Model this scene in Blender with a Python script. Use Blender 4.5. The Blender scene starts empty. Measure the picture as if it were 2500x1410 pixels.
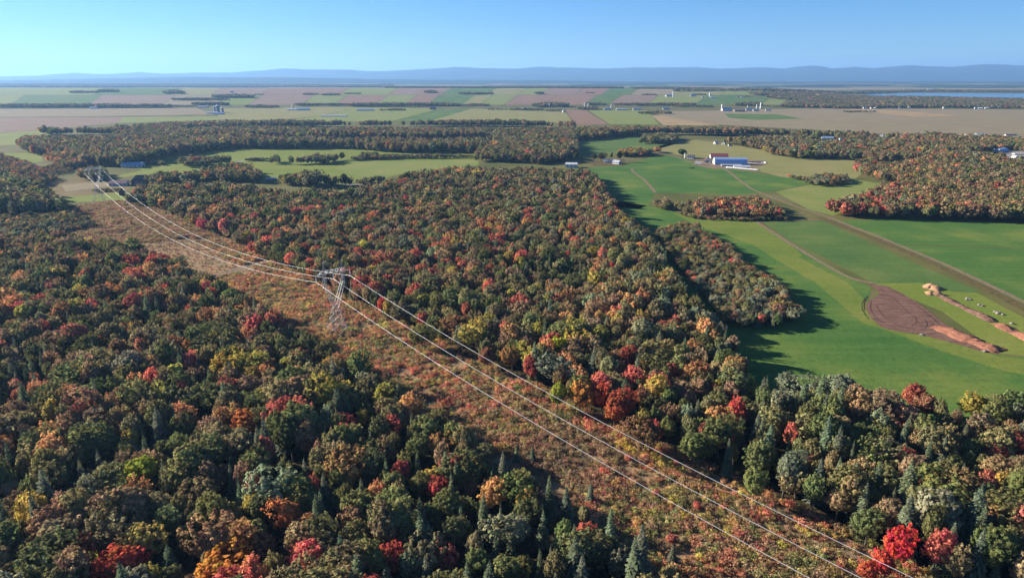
import bpy, bmesh, math, random
import numpy as np
from mathutils import Vector, Matrix

scene = bpy.context.scene
COL = scene.collection
R = math.radians

# ------------------------------------------------------------------ camera
FOCAL_PX, HORIZON_PX, CAM_H = 1690.0, 185.0, 120.0          # photograph is 2500 x 1410
PITCH = math.atan((705 - HORIZON_PX) / FOCAL_PX)
cam_data = bpy.data.cameras.new('camera')
cam = bpy.data.objects.new('camera', cam_data)
COL.objects.link(cam)
cam.location = (0, 0, CAM_H)
cam.rotation_euler = (math.pi / 2 - PITCH, 0, 0)
cam_data.sensor_width = 36.0
cam_data.lens = 36.0 * FOCAL_PX / 2500.0
cam_data.clip_start = 1.0
cam_data.clip_end = 120000.0
scene.camera = cam

# ------------------------------------------------------------------ sky, sun, exposure
SUN_EL = R(20.0)
SUN_AZ = R(-69.0)                                            # clockwise from +Y: the sun stands ahead and to the left
world = bpy.data.worlds.new('World')
scene.world = world
world.use_nodes = True
wn = world.node_tree.nodes
sky = wn.new('ShaderNodeTexSky')
sky.sky_type = 'NISHITA'
sky.sun_disc = False
sky.sun_elevation = SUN_EL
sky.sun_rotation = SUN_AZ
sky.altitude = 1500
sky.air_density = 1.0
sky.dust_density = 0.0
sky.ozone_density = 8.8
wn['Background'].inputs['Strength'].default_value = 0.050
world.node_tree.links.new(sky.outputs[0], wn['Background'].inputs['Color'])

sun_data = bpy.data.lights.new('sun', 'SUN')
sun_data.energy = 5.0
sun_data.angle = R(0.5)
sun_data.color = (1.0, 0.90, 0.76)
sun = bpy.data.objects.new('sun', sun_data)
COL.objects.link(sun)
to_sun = Vector((math.sin(SUN_AZ) * math.cos(SUN_EL), math.cos(SUN_AZ) * math.cos(SUN_EL), math.sin(SUN_EL)))
sun.rotation_euler = to_sun.to_track_quat('Z', 'Y').to_euler()
sun.location = (-200, 100, 400)

scene.view_settings.view_transform = 'Standard'
scene.view_settings.look = 'None'
scene.view_settings.gamma = 1.0
scene.view_settings.use_curve_mapping = False
scene.view_settings.exposure = 1.66
scene.render.engine = 'CYCLES'
scene.cycles.use_denoising = True
scene.cycles.max_bounces = 5
scene.cycles.diffuse_bounces = 2
scene.cycles.glossy_bounces = 2
scene.cycles.transmission_bounces = 2
scene.cycles.transparent_max_bounces = 6
scene.cycles.volume_bounces = 0
scene.cycles.sample_clamp_indirect = 6.0

# ------------------------------------------------------------------ pixel -> place
FWD = np.array([0, math.cos(PITCH), -math.sin(PITCH)])
UPV = np.array([0, math.sin(PITCH), math.cos(PITCH)])
EYE = np.array([0, 0, CAM_H])


def sstep(t):
    t = np.clip(t, 0.0, 1.0)
    return t * t * (3 - 2 * t)


def terrain(x, y):
    """height of the land: flat, with one long low hill some kilometres off"""
    x = np.asarray(x, float)
    y = np.asarray(y, float)
    q = x / np.maximum(y, 1.0)
    return 35.0 * sstep((y - 2400) / 2200) * (1 - sstep((y - 5200) / 1300)) * (1 - sstep((q - 0.33) / 0.17))


def ray(px, py):
    return np.array([(px - 1250) / FOCAL_PX, 0, 0]) + UPV * (705 - py) / FOCAL_PX + FWD


def G(px, py, z=0.0):
    """the point at height z above the land that the photograph shows at this pixel"""
    d = ray(px, py)
    if d[2] > -0.0004:
        d[2] = -0.0004
    t = (z - CAM_H) / d[2]
    if t * d[1] > 2400:
        lo, hi = 2000.0 / d[1], t
        n = 400
        ts = np.linspace(lo, hi, n)
        f = CAM_H + d[2] * ts - z - terrain(d[0] * ts, d[1] * ts)
        k = np.argmax(f <= 0)
        if f[k] <= 0 and k > 0:
            a = f[k - 1] / (f[k - 1] - f[k])
            t = ts[k - 1] + a * (ts[k] - ts[k - 1])
    p = EYE + d * t
    return p


def project(x, y, z):
    c = y * FWD[1] + (z - CAM_H) * FWD[2]
    v = y * UPV[1] + (z - CAM_H) * UPV[2]
    c = np.maximum(c, 1e-3)
    return 1250 + FOCAL_PX * x / c, 705 - FOCAL_PX * v / c


def poly_px(pts, top=15.0):
    """pixel outline -> ground outline; a third value marks a canopy point at height `top`"""
    out = []
    for p in pts:
        q = G(p[0], p[1], top if len(p) > 2 else 0.0)
        out.append((q[0], q[1]))
    return np.array(out)


def inside(P, poly):
    x, y = P[:, 0], P[:, 1]
    r = np.zeros(len(P), bool)
    n = len(poly)
    for i in range(n):
        x1, y1 = poly[i]
        x2, y2 = poly[(i + 1) % n]
        c = ((y1 > y) != (y2 > y))
        with np.errstate(divide='ignore', invalid='ignore'):
            xi = (x2 - x1) * (y - y1) / (y2 - y1) + x1
        r ^= c & (x < xi)
    return r


def seg_dist(P, pts):
    d = np.full(len(P), 1e9)
    for a, b in zip(pts[:-1], pts[1:]):
        a = np.array(a); b = np.array(b)
        ab = b - a
        t = np.clip(((P - a) @ ab) / (ab @ ab), 0, 1)
        d = np.minimum(d, np.linalg.norm(P - (a + t[:, None] * ab), axis=1))
    return d


# ------------------------------------------------------------------ materials
def lin(r, g, b):
    f = lambda c: (c / 255 / 12.92) if c / 255 <= 0.04045 else ((c / 255 + 0.055) / 1.055) ** 2.4
    return (f(r), f(g), f(b))


class NT:
    def __init__(s, name):
        s.m = bpy.data.materials.new(name)
        s.m.use_nodes = True
        s.t = s.m.node_tree
        s.b = s.t.nodes['Principled BSDF']
        s.out = s.t.nodes['Material Output']

    def n(s, typ, **kw):
        o = s.t.nodes.new(typ)
        for k, v in kw.items():
            setattr(o, k, v)
        return o

    def l(s, a, b):
        s.t.links.new(a, b)

    def coord(s, scale=(1, 1, 1), rot=0.0):
        g = s.n('ShaderNodeNewGeometry')
        m = s.n('ShaderNodeMapping')
        m.inputs['Rotation'].default_value = (0, 0, rot)
        m.inputs['Scale'].default_value = scale
        s.l(g.outputs['Position'], m.inputs['Vector'])
        return m.outputs[0]

    def noise(s, scale, detail=3.0, vec=None, rough=0.55):
        o = s.n('ShaderNodeTexNoise')
        o.inputs['Scale'].default_value = scale
        o.inputs['Detail'].default_value = detail
        o.inputs['Roughness'].default_value = rough
        s.l(vec if vec is not None else s.coord(), o.inputs['Vector'])
        return o.outputs['Fac']

    def ramp(s, fac, stops):
        o = s.n('ShaderNodeValToRGB')
        e = o.color_ramp.elements
        while len(e) < len(stops):
            e.new(0.5)
        for el, (p, c) in zip(e, stops):
            el.position = p
            el.color = (*c, 1)
        s.l(fac, o.inputs[0])
        return o.outputs[0]

    def mix(s, fac, a, b, mode='MIX'):
        o = s.n('ShaderNodeMix', data_type='RGBA', blend_type=mode)
        for v, i in ((fac, 0), (a, 6), (b, 7)):
            if hasattr(v, 'links'):
                s.l(v, o.inputs[i])
            else:
                o.inputs[i].default_value = v if i == 0 else (*v, 1)
        return o.outputs[2]

    def bump(s, h, strength=0.5, dist=0.3):
        o = s.n('ShaderNodeBump')
        o.inputs['Strength'].default_value = strength
        o.inputs['Distance'].default_value = dist
        s.l(h, o.inputs['Height'])
        s.l(o.outputs[0], s.b.inputs['Normal'])

    def fin(s, col=None, rough=0.9, spec=0.1, metal=0.0):
        if col is not None:
            if hasattr(col, 'links'):
                s.l(col, s.b.inputs['Base Color'])
            else:
                s.b.inputs['Base Color'].default_value = (*col, 1)
        s.b.inputs['Roughness'].default_value = rough
        s.b.inputs['Specular IOR Level'].default_value = spec
        s.b.inputs['Metallic'].default_value = metal
        return s.m


def mul(c, k):
    return tuple(v * k for v in c)


def field_mat(name, a, b, c, rot=0.0, stripe=0.14, big=0.018, fine=0.35):
    """crop or grass: big soft patches, drill rows and fine tufts between three real colours"""
    t = NT(name)
    a, b, c = mul(a, 0.85), mul(b, 0.85), mul(c, 0.85)
    patch = t.noise(big, 4.0)
    rows = t.noise(0.06, 2.5, t.coord((0.12, 3.0, 1), rot))
    tuft = t.noise(fine, 5.0, rough=0.7)
    base = t.ramp(patch, [(0.32, a), (0.52, b), (0.70, c)])
    base = t.mix(stripe, base, t.ramp(rows, [(0.35, mul(a, 0.75)), (0.65, mul(c, 1.15))]))
    base = t.mix(0.55, base, t.ramp(tuft, [(0.30, (0.16, 0.18, 0.16)), (0.42, (0.46, 0.46, 0.44)), (0.55, (0.52, 0.52, 0.5)), (0.74, (0.74, 0.72, 0.62))]), 'OVERLAY')
    t.bump(tuft, 0.55, 0.5)
    return t.fin(base, 0.95, 0.05)


M = {}
M['ground'] = None
M['green'] = field_mat('green_crop', (0.045, 0.120, 0.028), (0.070, 0.145, 0.032), (0.150, 0.190, 0.042), 0.65)
M['green_b'] = field_mat('green_grass', (0.060, 0.125, 0.034), (0.085, 0.145, 0.038), (0.150, 0.180, 0.050), -0.5)
M['limegreen'] = field_mat('yellow_green_grass', (0.095, 0.155, 0.030), (0.145, 0.185, 0.036), (0.190, 0.205, 0.048), 0.75)
M['lime'] = field_mat('lime_grass', (0.130, 0.185, 0.030), (0.165, 0.200, 0.038), (0.195, 0.210, 0.050), 0.6)
M['hay'] = field_mat('pale_hay', (0.185, 0.195, 0.062), (0.225, 0.215, 0.080), (0.260, 0.225, 0.105), 0.3)
M['palegreen'] = field_mat('pale_green_meadow', (0.155, 0.200, 0.050), (0.185, 0.215, 0.060), (0.225, 0.225, 0.075), 1.0, 0.12)
M['tan'] = field_mat('tan_stubble', (0.27, 0.19, 0.10), (0.32, 0.235, 0.125), (0.35, 0.26, 0.15), 0.1)
M['greytan'] = field_mat('grey_tan_stubble', (0.205, 0.170, 0.105), (0.235, 0.195, 0.120), (0.260, 0.215, 0.130), 0.1)
M['brown'] = field_mat('ploughed_soil', (0.195, 0.122, 0.084), (0.225, 0.142, 0.098), (0.25, 0.165, 0.115), 0.2)
M['mauve'] = field_mat('dry_mauve_stubble', (0.19, 0.135, 0.10), (0.22, 0.155, 0.115), (0.24, 0.18, 0.125), 0.2)
M['drygrass'] = field_mat('dry_grass', (0.13, 0.105, 0.045), (0.17, 0.13, 0.058), (0.21, 0.165, 0.075), 0.9)

t = NT('meadow_ground')
near = t.ramp(t.noise(0.02, 5), [(0.3, (0.066, 0.078, 0.023)), (0.55, (0.109, 0.105, 0.035)), (0.75, (0.140, 0.125, 0.055))])
v = t.n('ShaderNodeTexVoronoi')
v.inputs['Scale'].default_value = 0.0016
t.l(t.coord((1, 0.55, 1), 0.2), v.inputs['Vector'])
cells = t.n('ShaderNodeSeparateColor')
t.l(v.outputs['Color'], cells.inputs[0])
far = t.ramp(cells.outputs[0], [(0.0, (0.016, 0.027, 0.014)), (0.45, (0.023, 0.035, 0.016)), (0.5, (0.070, 0.101, 0.031)), (0.7, (0.117, 0.125, 0.047)), (0.85, (0.156, 0.125, 0.070))])
sep = t.n('ShaderNodeSeparateXYZ')
g_ = t.n('ShaderNodeNewGeometry')
t.l(g_.outputs['Position'], sep.inputs[0])
mr = t.n('ShaderNodeMapRange')
mr.inputs['From Min'].default_value = 5600
mr.inputs['From Max'].default_value = 6200
t.l(sep.outputs[1], mr.inputs[0])
M['ground'] = t.fin(t.mix(mr.outputs[0], near, far), 0.95, 0.05)

t = NT('forest_floor')
n_ = t.noise(0.5, 6)
t.bump(n_, 0.8, 0.6)
M['floor'] = t.fin(t.ramp(n_, [(0.3, (0.018, 0.020, 0.010)), (0.55, (0.045, 0.034, 0.018)), (0.75, (0.085, 0.055, 0.028))]), 0.95, 0.05)

t = NT('clearing_ground')
n_ = t.noise(0.22, 7, rough=0.7)
n2 = t.noise(0.03, 4)
c1 = t.ramp(n_, [(0.28, (0.100, 0.090, 0.042)), (0.45, (0.215, 0.150, 0.080)), (0.6, (0.31, 0.190, 0.108)), (0.78, (0.38, 0.255, 0.15))])
c2 = t.ramp(n2, [(0.35, (0.21, 0.17, 0.09)), (0.65, (0.26, 0.145, 0.085))])
t.bump(n_, 1.0, 1.0)
M['clearing'] = t.fin(t.mix(0.4, c1, c2), 0.95, 0.05)

t = NT('dirt_track')
n_ = t.noise(0.5, 6)
M['track'] = t.fin(t.ramp(n_, [(0.3, (0.109, 0.082, 0.051)), (0.55, (0.187, 0.140, 0.090)), (0.75, (0.250, 0.195, 0.129))]), 0.95, 0.05)

t = NT('grass_verge')
n_ = t.noise(0.35, 6)
M['verge'] = t.fin(t.ramp(n_, [(0.3, (0.055, 0.051, 0.020)), (0.55, (0.105, 0.082, 0.035)), (0.75, (0.148, 0.109, 0.055))]), 0.95, 0.05)

t = NT('bare_soil')
n_ = t.noise(0.28, 8, t.coord((0.35, 1.6, 1), 0.62), 0.7)
t.bump(n_, 1.0, 0.8)
M['soil'] = t.fin(t.ramp(n_, [(0.30, (0.058, 0.033, 0.025)), (0.48, (0.144, 0.082, 0.061)), (0.62, (0.187, 0.113, 0.082)), (0.8, (0.242, 0.164, 0.121))]), 0.95, 0.05)

t = NT('dug_soil')
n_ = t.noise(0.7, 8, rough=0.75)
t.bump(n_, 1.0, 0.5)
M['dug'] = t.fin(t.ramp(n_, [(0.30, (0.133, 0.056, 0.036)), (0.55, (0.265, 0.121, 0.078)), (0.8, (0.328, 0.179, 0.121))]), 0.95, 0.05)

t = NT('tan_sand')
n_ = t.noise(0.8, 8, rough=0.7)
t.bump(n_, 1.0, 0.4)
M['sand'] = t.fin(t.ramp(n_, [(0.3, (0.265, 0.148, 0.078)), (0.6, (0.390, 0.234, 0.133))]), 0.95, 0.05)

t = NT('soil_crease')
M['crease'] = t.fin((0.055, 0.030, 0.024), 0.95, 0.05)

t = NT('grey_road')
M['road'] = t.fin(t.ramp(t.noise(0.3, 5), [(0.3, (0.16, 0.155, 0.15)), (0.7, (0.27, 0.255, 0.24))]), 0.9, 0.1)

t = NT('far_forest')
n_ = t.noise(0.0016, 8, rough=0.65)
M['mountain'] = t.fin(t.ramp(n_, [(0.3, (0.014, 0.026, 0.020)), (0.55, (0.030, 0.040, 0.024)), (0.75, (0.055, 0.050, 0.032))]), 0.95, 0.02)

t = NT('river_water')
wv = t.noise(0.02, 4)
t.bump(wv, 0.25, 2.0)
M['water'] = t.fin((0.02, 0.05, 0.09), 0.15, 0.5)

# ---- leaves: one colour per tree (attribute on the instance, else the object's own property), varied per branch and leaf
def leaf_mat(name, trans):
    t = NT(name)
    tint = t.n('ShaderNodeAttribute', attribute_type='INSTANCER', attribute_name='tint')
    lf = t.n('ShaderNodeAttribute', attribute_type='GEOMETRY', attribute_name='leaf')
    s = t.n('ShaderNodeSeparateXYZ')
    t.l(lf.outputs['Vector'], s.inputs[0])
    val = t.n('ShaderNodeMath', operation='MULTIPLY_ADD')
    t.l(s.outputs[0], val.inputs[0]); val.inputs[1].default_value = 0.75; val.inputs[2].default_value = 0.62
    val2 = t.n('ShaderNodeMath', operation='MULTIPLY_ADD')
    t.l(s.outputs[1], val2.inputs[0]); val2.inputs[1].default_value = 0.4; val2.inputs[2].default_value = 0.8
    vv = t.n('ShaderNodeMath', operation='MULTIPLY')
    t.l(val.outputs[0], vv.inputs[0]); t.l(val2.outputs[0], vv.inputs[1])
    hue = t.n('ShaderNodeMath', operation='MULTIPLY_ADD')
    t.l(s.outputs[2], hue.inputs[0]); hue.inputs[1].default_value = 0.040; hue.inputs[2].default_value = 0.486
    hs = t.n('ShaderNodeHueSaturation')
    t.l(tint.outputs['Color'], hs.inputs['Color'])
    t.l(hue.outputs[0], hs.inputs['Hue'])
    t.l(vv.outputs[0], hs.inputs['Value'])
    d = t.n('ShaderNodeBsdfDiffuse')
    tr = t.n('ShaderNodeBsdfTranslucent')
    mx = t.n('ShaderNodeMixShader')
    mx.inputs[0].default_value = trans
    t.l(hs.outputs[0], d.inputs[0]); t.l(hs.outputs[0], tr.inputs[0])
    t.l(d.outputs[0], mx.inputs[1]); t.l(tr.outputs[0], mx.inputs[2])
    t.l(mx.outputs[0], t.out.inputs[0])
    t.t.nodes.remove(t.b)
    return t.m


M['leaf'] = leaf_mat('leaves', 0.46)
M['needle'] = leaf_mat('needles', 0.12)
t = NT('bark')
M['bark'] = t.fin(t.ramp(t.noise(2.5, 5), [(0.3, (0.05, 0.042, 0.034)), (0.7, (0.13, 0.115, 0.095))]), 0.95, 0.05)


def paint(name, c, rough=0.6, spec=0.3, metal=0.0, var=0.18, scale=0.35):
    t = NT(name)
    n = t.noise(scale, 5, rough=0.65)
    return t.fin(t.ramp(n, [(0.3, mul(c, 1 - var)), (0.7, tuple(min(v * (1 + var * 0.5), 0.9) for v in c))]), rough, spec, metal)


M['steel'] = paint('galvanised_steel', (0.46, 0.47, 0.48), 0.45, 0.5, 0.3)
M['wire'] = paint('aluminium_wire', (0.55, 0.55, 0.55), 0.4, 0.5, 0.2)
M['insulator'] = paint('pale_insulator', (0.62, 0.65, 0.66), 0.3, 0.5)
M['concrete'] = paint('concrete', (0.38, 0.37, 0.35), 0.9, 0.1)
M['white'] = paint('white_cladding', (0.52, 0.52, 0.51), 0.6)
M['whiteroof'] = paint('white_metal_roof', (0.48, 0.49, 0.50), 0.45, 0.4)
M['greyroof'] = paint('grey_metal_roof', (0.36, 0.38, 0.42), 0.45, 0.4)
M['shadebluesheet'] = paint('shade_blue_ribbed_sheet', (0.27, 0.42, 0.66), 0.45, 0.4)  # blue of the arched barn's sky-lit shade, put into the sheet colour
M['blueroof'] = paint('blue_grey_roof', (0.26, 0.34, 0.48), 0.5, 0.4)
M['redroof'] = paint('red_metal_roof', (0.33, 0.085, 0.070), 0.55, 0.3)
M['brownroof'] = paint('brown_shingle_roof', (0.16, 0.105, 0.095), 0.85, 0.1)
M['pinkroof'] = paint('faded_pink_roof', (0.33, 0.22, 0.20), 0.8, 0.1)
M['darkroof'] = paint('dark_shingle_roof', (0.07, 0.07, 0.08), 0.8, 0.15)
M['glass'] = paint('dark_window_glass', (0.02, 0.025, 0.03), 0.1, 0.5)
M['door'] = paint('dark_door', (0.09, 0.075, 0.065), 0.6)
M['silodark'] = paint('blue_grey_silo', (0.10, 0.14, 0.22), 0.4, 0.5)
M['silolight'] = paint('pale_concrete_silo', (0.55, 0.54, 0.52), 0.7, 0.2)
M['plastic'] = paint('white_plastic_film', (0.55, 0.55, 0.54), 0.35, 0.5)
M['timber'] = paint('weathered_timber', (0.28, 0.24, 0.20), 0.9, 0.1)
M['rubble'] = paint('broken_stone', (0.22, 0.20, 0.17), 0.9, 0.1)
M['rubber'] = paint('black_rubber', (0.02, 0.02, 0.02), 0.8, 0.2)


# ------------------------------------------------------------------ object helpers
def link(o, parent=None):
    COL.objects.link(o)
    if parent is not None:
        o.parent = parent
    return o


def tag(o, label=None, cat=None, group=None, kind=None):
    if label: o['label'] = label
    if cat: o['category'] = cat
    if group: o['group'] = group
    if kind: o['kind'] = kind
    return o


def empty(name, loc, rz=0.0):
    o = bpy.data.objects.new(name, None)
    o.location = loc
    o.rotation_euler = (0, 0, rz)
    o.empty_display_size = 1
    return link(o)


def mesh_np(name, V, F, mats, mi=None, attr=None):
    """mesh from numpy arrays; F is (n,4) or (n,3)"""
    me = bpy.data.meshes.new(name)
    V = np.asarray(V, np.float32); F = np.asarray(F, np.int32)
    k = F.shape[1]
    me.vertices.add(len(V)); me.vertices.foreach_set('co', V.ravel())
    me.loops.add(F.size); me.loops.foreach_set('vertex_index', F.ravel())
    me.polygons.add(len(F))
    me.polygons.foreach_set('loop_start', np.arange(0, F.size, k, dtype=np.int32))
    me.polygons.foreach_set('loop_total', np.full(len(F), k, np.int32))
    for m in mats:
        me.materials.append(m)
    if mi is not None:
        me.polygons.foreach_set('material_index', np.asarray(mi, np.int32))
    if attr is not None:
        a = me.attributes.new('leaf', 'FLOAT_VECTOR', 'FACE')
        a.data.foreach_set('vector', np.asarray(attr, np.float32).ravel())
    me.update(calc_edges=True)
    return me


class MB:
    """collects boxes, bars, tubes and free faces into one mesh"""
    def __init__(s):
        s.v, s.f = [], []

    def face(s, *pts):
        k = len(s.v)
        s.v += [tuple(p) for p in pts]
        s.f.append(tuple(range(k, k + len(pts))))

    def raw(s, V, F):
        k = len(s.v)
        s.v += [tuple(p) for p in V]
        s.f += [tuple(i + k for i in f) for f in F]

    def box(s, x0, x1, y0, y1, z0, z1):
        V = [(x, y, z) for z in (z0, z1) for y in (y0, y1) for x in (x0, x1)]
        s.raw(V, [(0, 2, 3, 1), (4, 5, 7, 6), (0, 1, 5, 4), (1, 3, 7, 5), (3, 2, 6, 7), (2, 0, 4, 6)])

    def bar(s, a, b, w, w2=None):
        a = Vector(a); b = Vector(b)
        d = (b - a).normalized()
        x = d.cross(Vector((0, 0, 1)))
        if x.length < 1e-4:
            x = Vector((1, 0, 0))
        x.normalize()
        y = d.cross(x)
        w2 = w if w2 is None else w2
        V = []
        for p, r in ((a, w / 2), (b, w2 / 2)):
            V += [p + x * r + y * r, p - x * r + y * r, p - x * r - y * r, p + x * r - y * r]
        s.raw(V, [(0, 1, 5, 4), (1, 2, 6, 5), (2, 3, 7, 6), (3, 0, 4, 7), (3, 2, 1, 0), (4, 5, 6, 7)])

    def tube(s, pts, rad, n=8, cap=True):
        pts = [Vector(p) for p in pts]
        rad = rad if hasattr(rad, '__len__') else [rad] * len(pts)
        V = []
        for i, p in enumerate(pts):
            d = (pts[min(i + 1, len(pts) - 1)] - pts[max(i - 1, 0)]).normalized()
            x = d.cross(Vector((0.31, 0.11, 0.94)))
            if x.length < 1e-3:
                x = d.cross(Vector((1, 0, 0)))
            x.normalize(); y = d.cross(x)
            for k in range(n):
                a = 2 * math.pi * k / n
                V.append(p + (x * math.cos(a) + y * math.sin(a)) * rad[i])
        F = []
        for i in range(len(pts) - 1):
            for k in range(n):
                F.append((i * n + k, i * n + (k + 1) % n, (i + 1) * n + (k + 1) % n, (i + 1) * n + k))
        if cap:
            F.append(tuple(range(n - 1, -1, -1))); F.append(tuple((len(pts) - 1) * n + k for k in range(n)))
        s.raw(V, F)

    def lathe(s, prof, n=20, c=(0, 0)):
        V = [(c[0] + r * math.cos(2 * math.pi * k / n), c[1] + r * math.sin(2 * math.pi * k / n), z) for r, z in prof for k in range(n)]
        F = [(i * n + k, i * n + (k + 1) % n, (i + 1) * n + (k + 1) % n, (i + 1) * n + k) for i in range(len(prof) - 1) for k in range(n)]
        s.raw(V, F)

    def build(s, name, mat, parent=None, smooth=False):
        me = bpy.data.meshes.new(name)
        me.from_pydata(s.v, [], s.f)
        me.materials.append(mat)
        if smooth:
            me.shade_smooth()
        me.update()
        return link(bpy.data.objects.new(name, me), parent)


def sheet(name, poly, z, mat, label=None, far=False):
    """a flat piece of land from a ground outline; far ones follow the hill"""
    bm = bmesh.new()
    vs = [bm.verts.new((p[0], p[1], 0)) for p in poly]
    f = bm.faces.new(vs)
    if f.normal.z < 0 or sum((poly[i][0] * poly[(i + 1) % len(poly)][1] - poly[(i + 1) % len(poly)][0] * poly[i][1]) for i in range(len(poly))) < 0:
        bmesh.ops.reverse_faces(bm, faces=[f])
    bmesh.ops.triangulate(bm, faces=bm.faces[:])
    if far:
        xs = [p[0] for p in poly]; ys = [p[1] for p in poly]
        def cut(co, no):
            bmesh.ops.bisect_plane(bm, geom=bm.verts[:] + bm.edges[:] + bm.faces[:], plane_co=co, plane_no=no, dist=1e-4)
        st = 90.0
        for k in range(int(math.ceil(min(ys) / st)), int(max(ys) / st) + 1):
            cut((0, k * st, 0), (0, 1, 0))
        st = 130.0
        for k in range(int(math.ceil(min(xs) / st)), int(max(xs) / st) + 1):
            cut((k * st, 0, 0), (1, 0, 0))
    for v in bm.verts:
        v.co.z = z + (float(terrain(v.co.x, v.co.y)) if far else 0.0)
    me = bpy.data.meshes.new(name)
    bm.to_mesh(me); bm.free()
    me.materials.append(mat)
    o = link(bpy.data.objects.new(name, me))
    tag(o, label, kind='structure')
    return o


def field(name, px, mat, label, z=0.04, far=None):
    poly = poly_px(px)
    if far is None:
        far = poly[:, 1].max() > 2350
    return sheet(name, poly, z + (0.35 if far else 0), M[mat], label, far)


def ribbon(name, px, width, z, mat, label, wob=0.25, far=False):
    """a track or ditch along a pixel line"""
    P = [np.array(G(*p)[:2]) for p in px]
    rnd = random.Random(len(px) + int(px[0][0]))
    pts = []
    for a, b in zip(P[:-1], P[1:]):
        n = max(2, int(np.linalg.norm(b - a) / 6))
        for k in range(n):
            pts.append(a + (b - a) * k / n)
    pts.append(P[-1])
    for _ in range(4):                                           # ease the corners
        pts = [pts[0]] + [(pts[i - 1] + pts[i] * 2 + pts[i + 1]) / 4 for i in range(1, len(pts) - 1)] + [pts[-1]]
    V, F = [], []
    for i, p in enumerate(pts):
        d = pts[min(i + 1, len(pts) - 1)] - pts[max(i - 1, 0)]
        d = d / max(np.linalg.norm(d), 1e-6)
        n = np.array([-d[1], d[0]])
        for s in (1, -1):
            q = p + n * s * (width / 2 + rnd.uniform(-wob, wob))
            V.append((q[0], q[1], z + (float(terrain(q[0], q[1])) if far else 0)))
    for i in range(len(pts) - 1):
        F.append((2 * i, 2 * i + 1, 2 * i + 3, 2 * i + 2))
    me = bpy.data.meshes.new(name)
    me.from_pydata(V, [], F)
    me.materials.append(M[mat])
    return tag(link(bpy.data.objects.new(name, me)), label, kind='structure')


# ------------------------------------------------------------------ the ground
def build_ground():
    xs = np.unique(np.concatenate([np.linspace(-34000, -5200, 10), np.arange(-5200, -800, 110), np.arange(-800, 2900, 45), np.linspace(2900, 34000, 12)]))
    ys = np.unique(np.concatenate([np.linspace(-3000, 2300, 8), np.arange(2300, 6700, 60), np.linspace(6700, 34000, 12)]))
    X, Y = np.meshgrid(xs, ys)
    Z = terrain(X, Y)
    V = np.stack([X.ravel(), Y.ravel(), Z.ravel()], 1)
    nx, ny = len(xs), len(ys)
    i = np.arange(nx * ny).reshape(ny, nx)
    F = np.stack([i[:-1, :-1].ravel(), i[:-1, 1:].ravel(), i[1:, 1:].ravel(), i[1:, :-1].ravel()], 1)
    me = mesh_np('ground', V, F, [M['ground']])
    me.shade_smooth()
    tag(link(bpy.data.objects.new('ground', me)), 'wide dry-grass plain reaching to the mountains', kind='structure')


build_ground()

# ------------------------------------------------------------------ mountains
SKYLINE = [(-500, 192), (-200, 190), (0, 187), (90, 185), (180, 178), (260, 181), (340, 176), (400, 180), (480, 178), (560, 177), (640, 172), (690, 167), (760, 170), (860, 170), (900, 175), (980, 172), (1050, 168), (1110, 164), (1160, 166), (1260, 168), (1320, 163), (1400, 165), (1460, 168), (1560, 165), (1610, 165), (1700, 164), (1760, 168), (1860, 164), (1910, 168), (1950, 162), (1980, 160), (2010, 162), (2030, 167), (2090, 163), (2130, 166), (2230, 159), (2260, 162), (2330, 163), (2400, 157), (2440, 157), (2500, 160), (2700, 158), (3000, 163)]
FOOT = [(-500, 197), (0, 196), (300, 191), (450, 188), (600, 189), (760, 190), (900, 193), (1100, 195), (1300, 196), (1600, 200), (1900, 201), (2200, 203), (2500, 205), (3000, 206)]


def range_mesh(name, line, dist, depth, label, seed, amp):
    rs = np.random.RandomState(seed)
    px = np.array([p[0] for p in line], float); py = np.array([p[1] for p in line], float)
    n = 420
    xs = np.linspace(px[0], px[-1], n)
    k = np.interp(xs, px, py)
    d = [ray(a, b) for a, b in zip(xs, k)]
    z_top = np.array([CAM_H + q[2] * dist / q[1] for q in d])
    x_top = np.array([q[0] * dist / q[1] for q in d])
    for w, a in ((9, 0.35), (5, 0.3), (3, 0.35)):
        z_top += np.convolve(rs.randn(n), np.ones(w) / w, 'same') * amp * a
    rows = 22
    V = []
    folds = rs.rand(5, 2)
    for j in range(rows):
        u = j / (rows - 1)                                     # 0 at the near foot, crest at .62, 1 behind
        prof = sstep(u / 0.62) if u < 0.62 else 1 - 0.55 * sstep((u - 0.62) / 0.38)
        yy = dist + (u - 0.62) * depth
        ridge = sum(np.sin(x_top / (900 + 700 * i) * (1 + folds[i, 0]) + 9 * folds[i, 1] + u * 5) for i in range(5)) / 5
        zz = z_top * prof * (1 - 0.30 * (1 - abs(2 * prof - 1)) * ridge * (u < 0.62))
        sc = yy / dist
        V += list(zip(x_top * sc, np.full(n, yy), np.maximum(zz, -0.5 if u == 0 else 1.0)))
    i = np.arange(rows * n).reshape(rows, n)
    F = np.stack([i[:-1, :-1].ravel(), i[:-1, 1:].ravel(), i[1:, 1:].ravel(), i[1:, :-1].ravel()], 1)
    me = mesh_np(name, V, F, [M['mountain']])
    me.shade_smooth()
    tag(link(bpy.data.objects.new(name, me)), label, kind='structure')


range_mesh('mountain_range', SKYLINE, 24000, 9000, 'long blue forested mountain range along the horizon', 3, 16)
range_mesh('foothills', FOOT, 15000, 5000, 'low hazy wooded foothills in front of the mountains', 5, 8)

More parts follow.
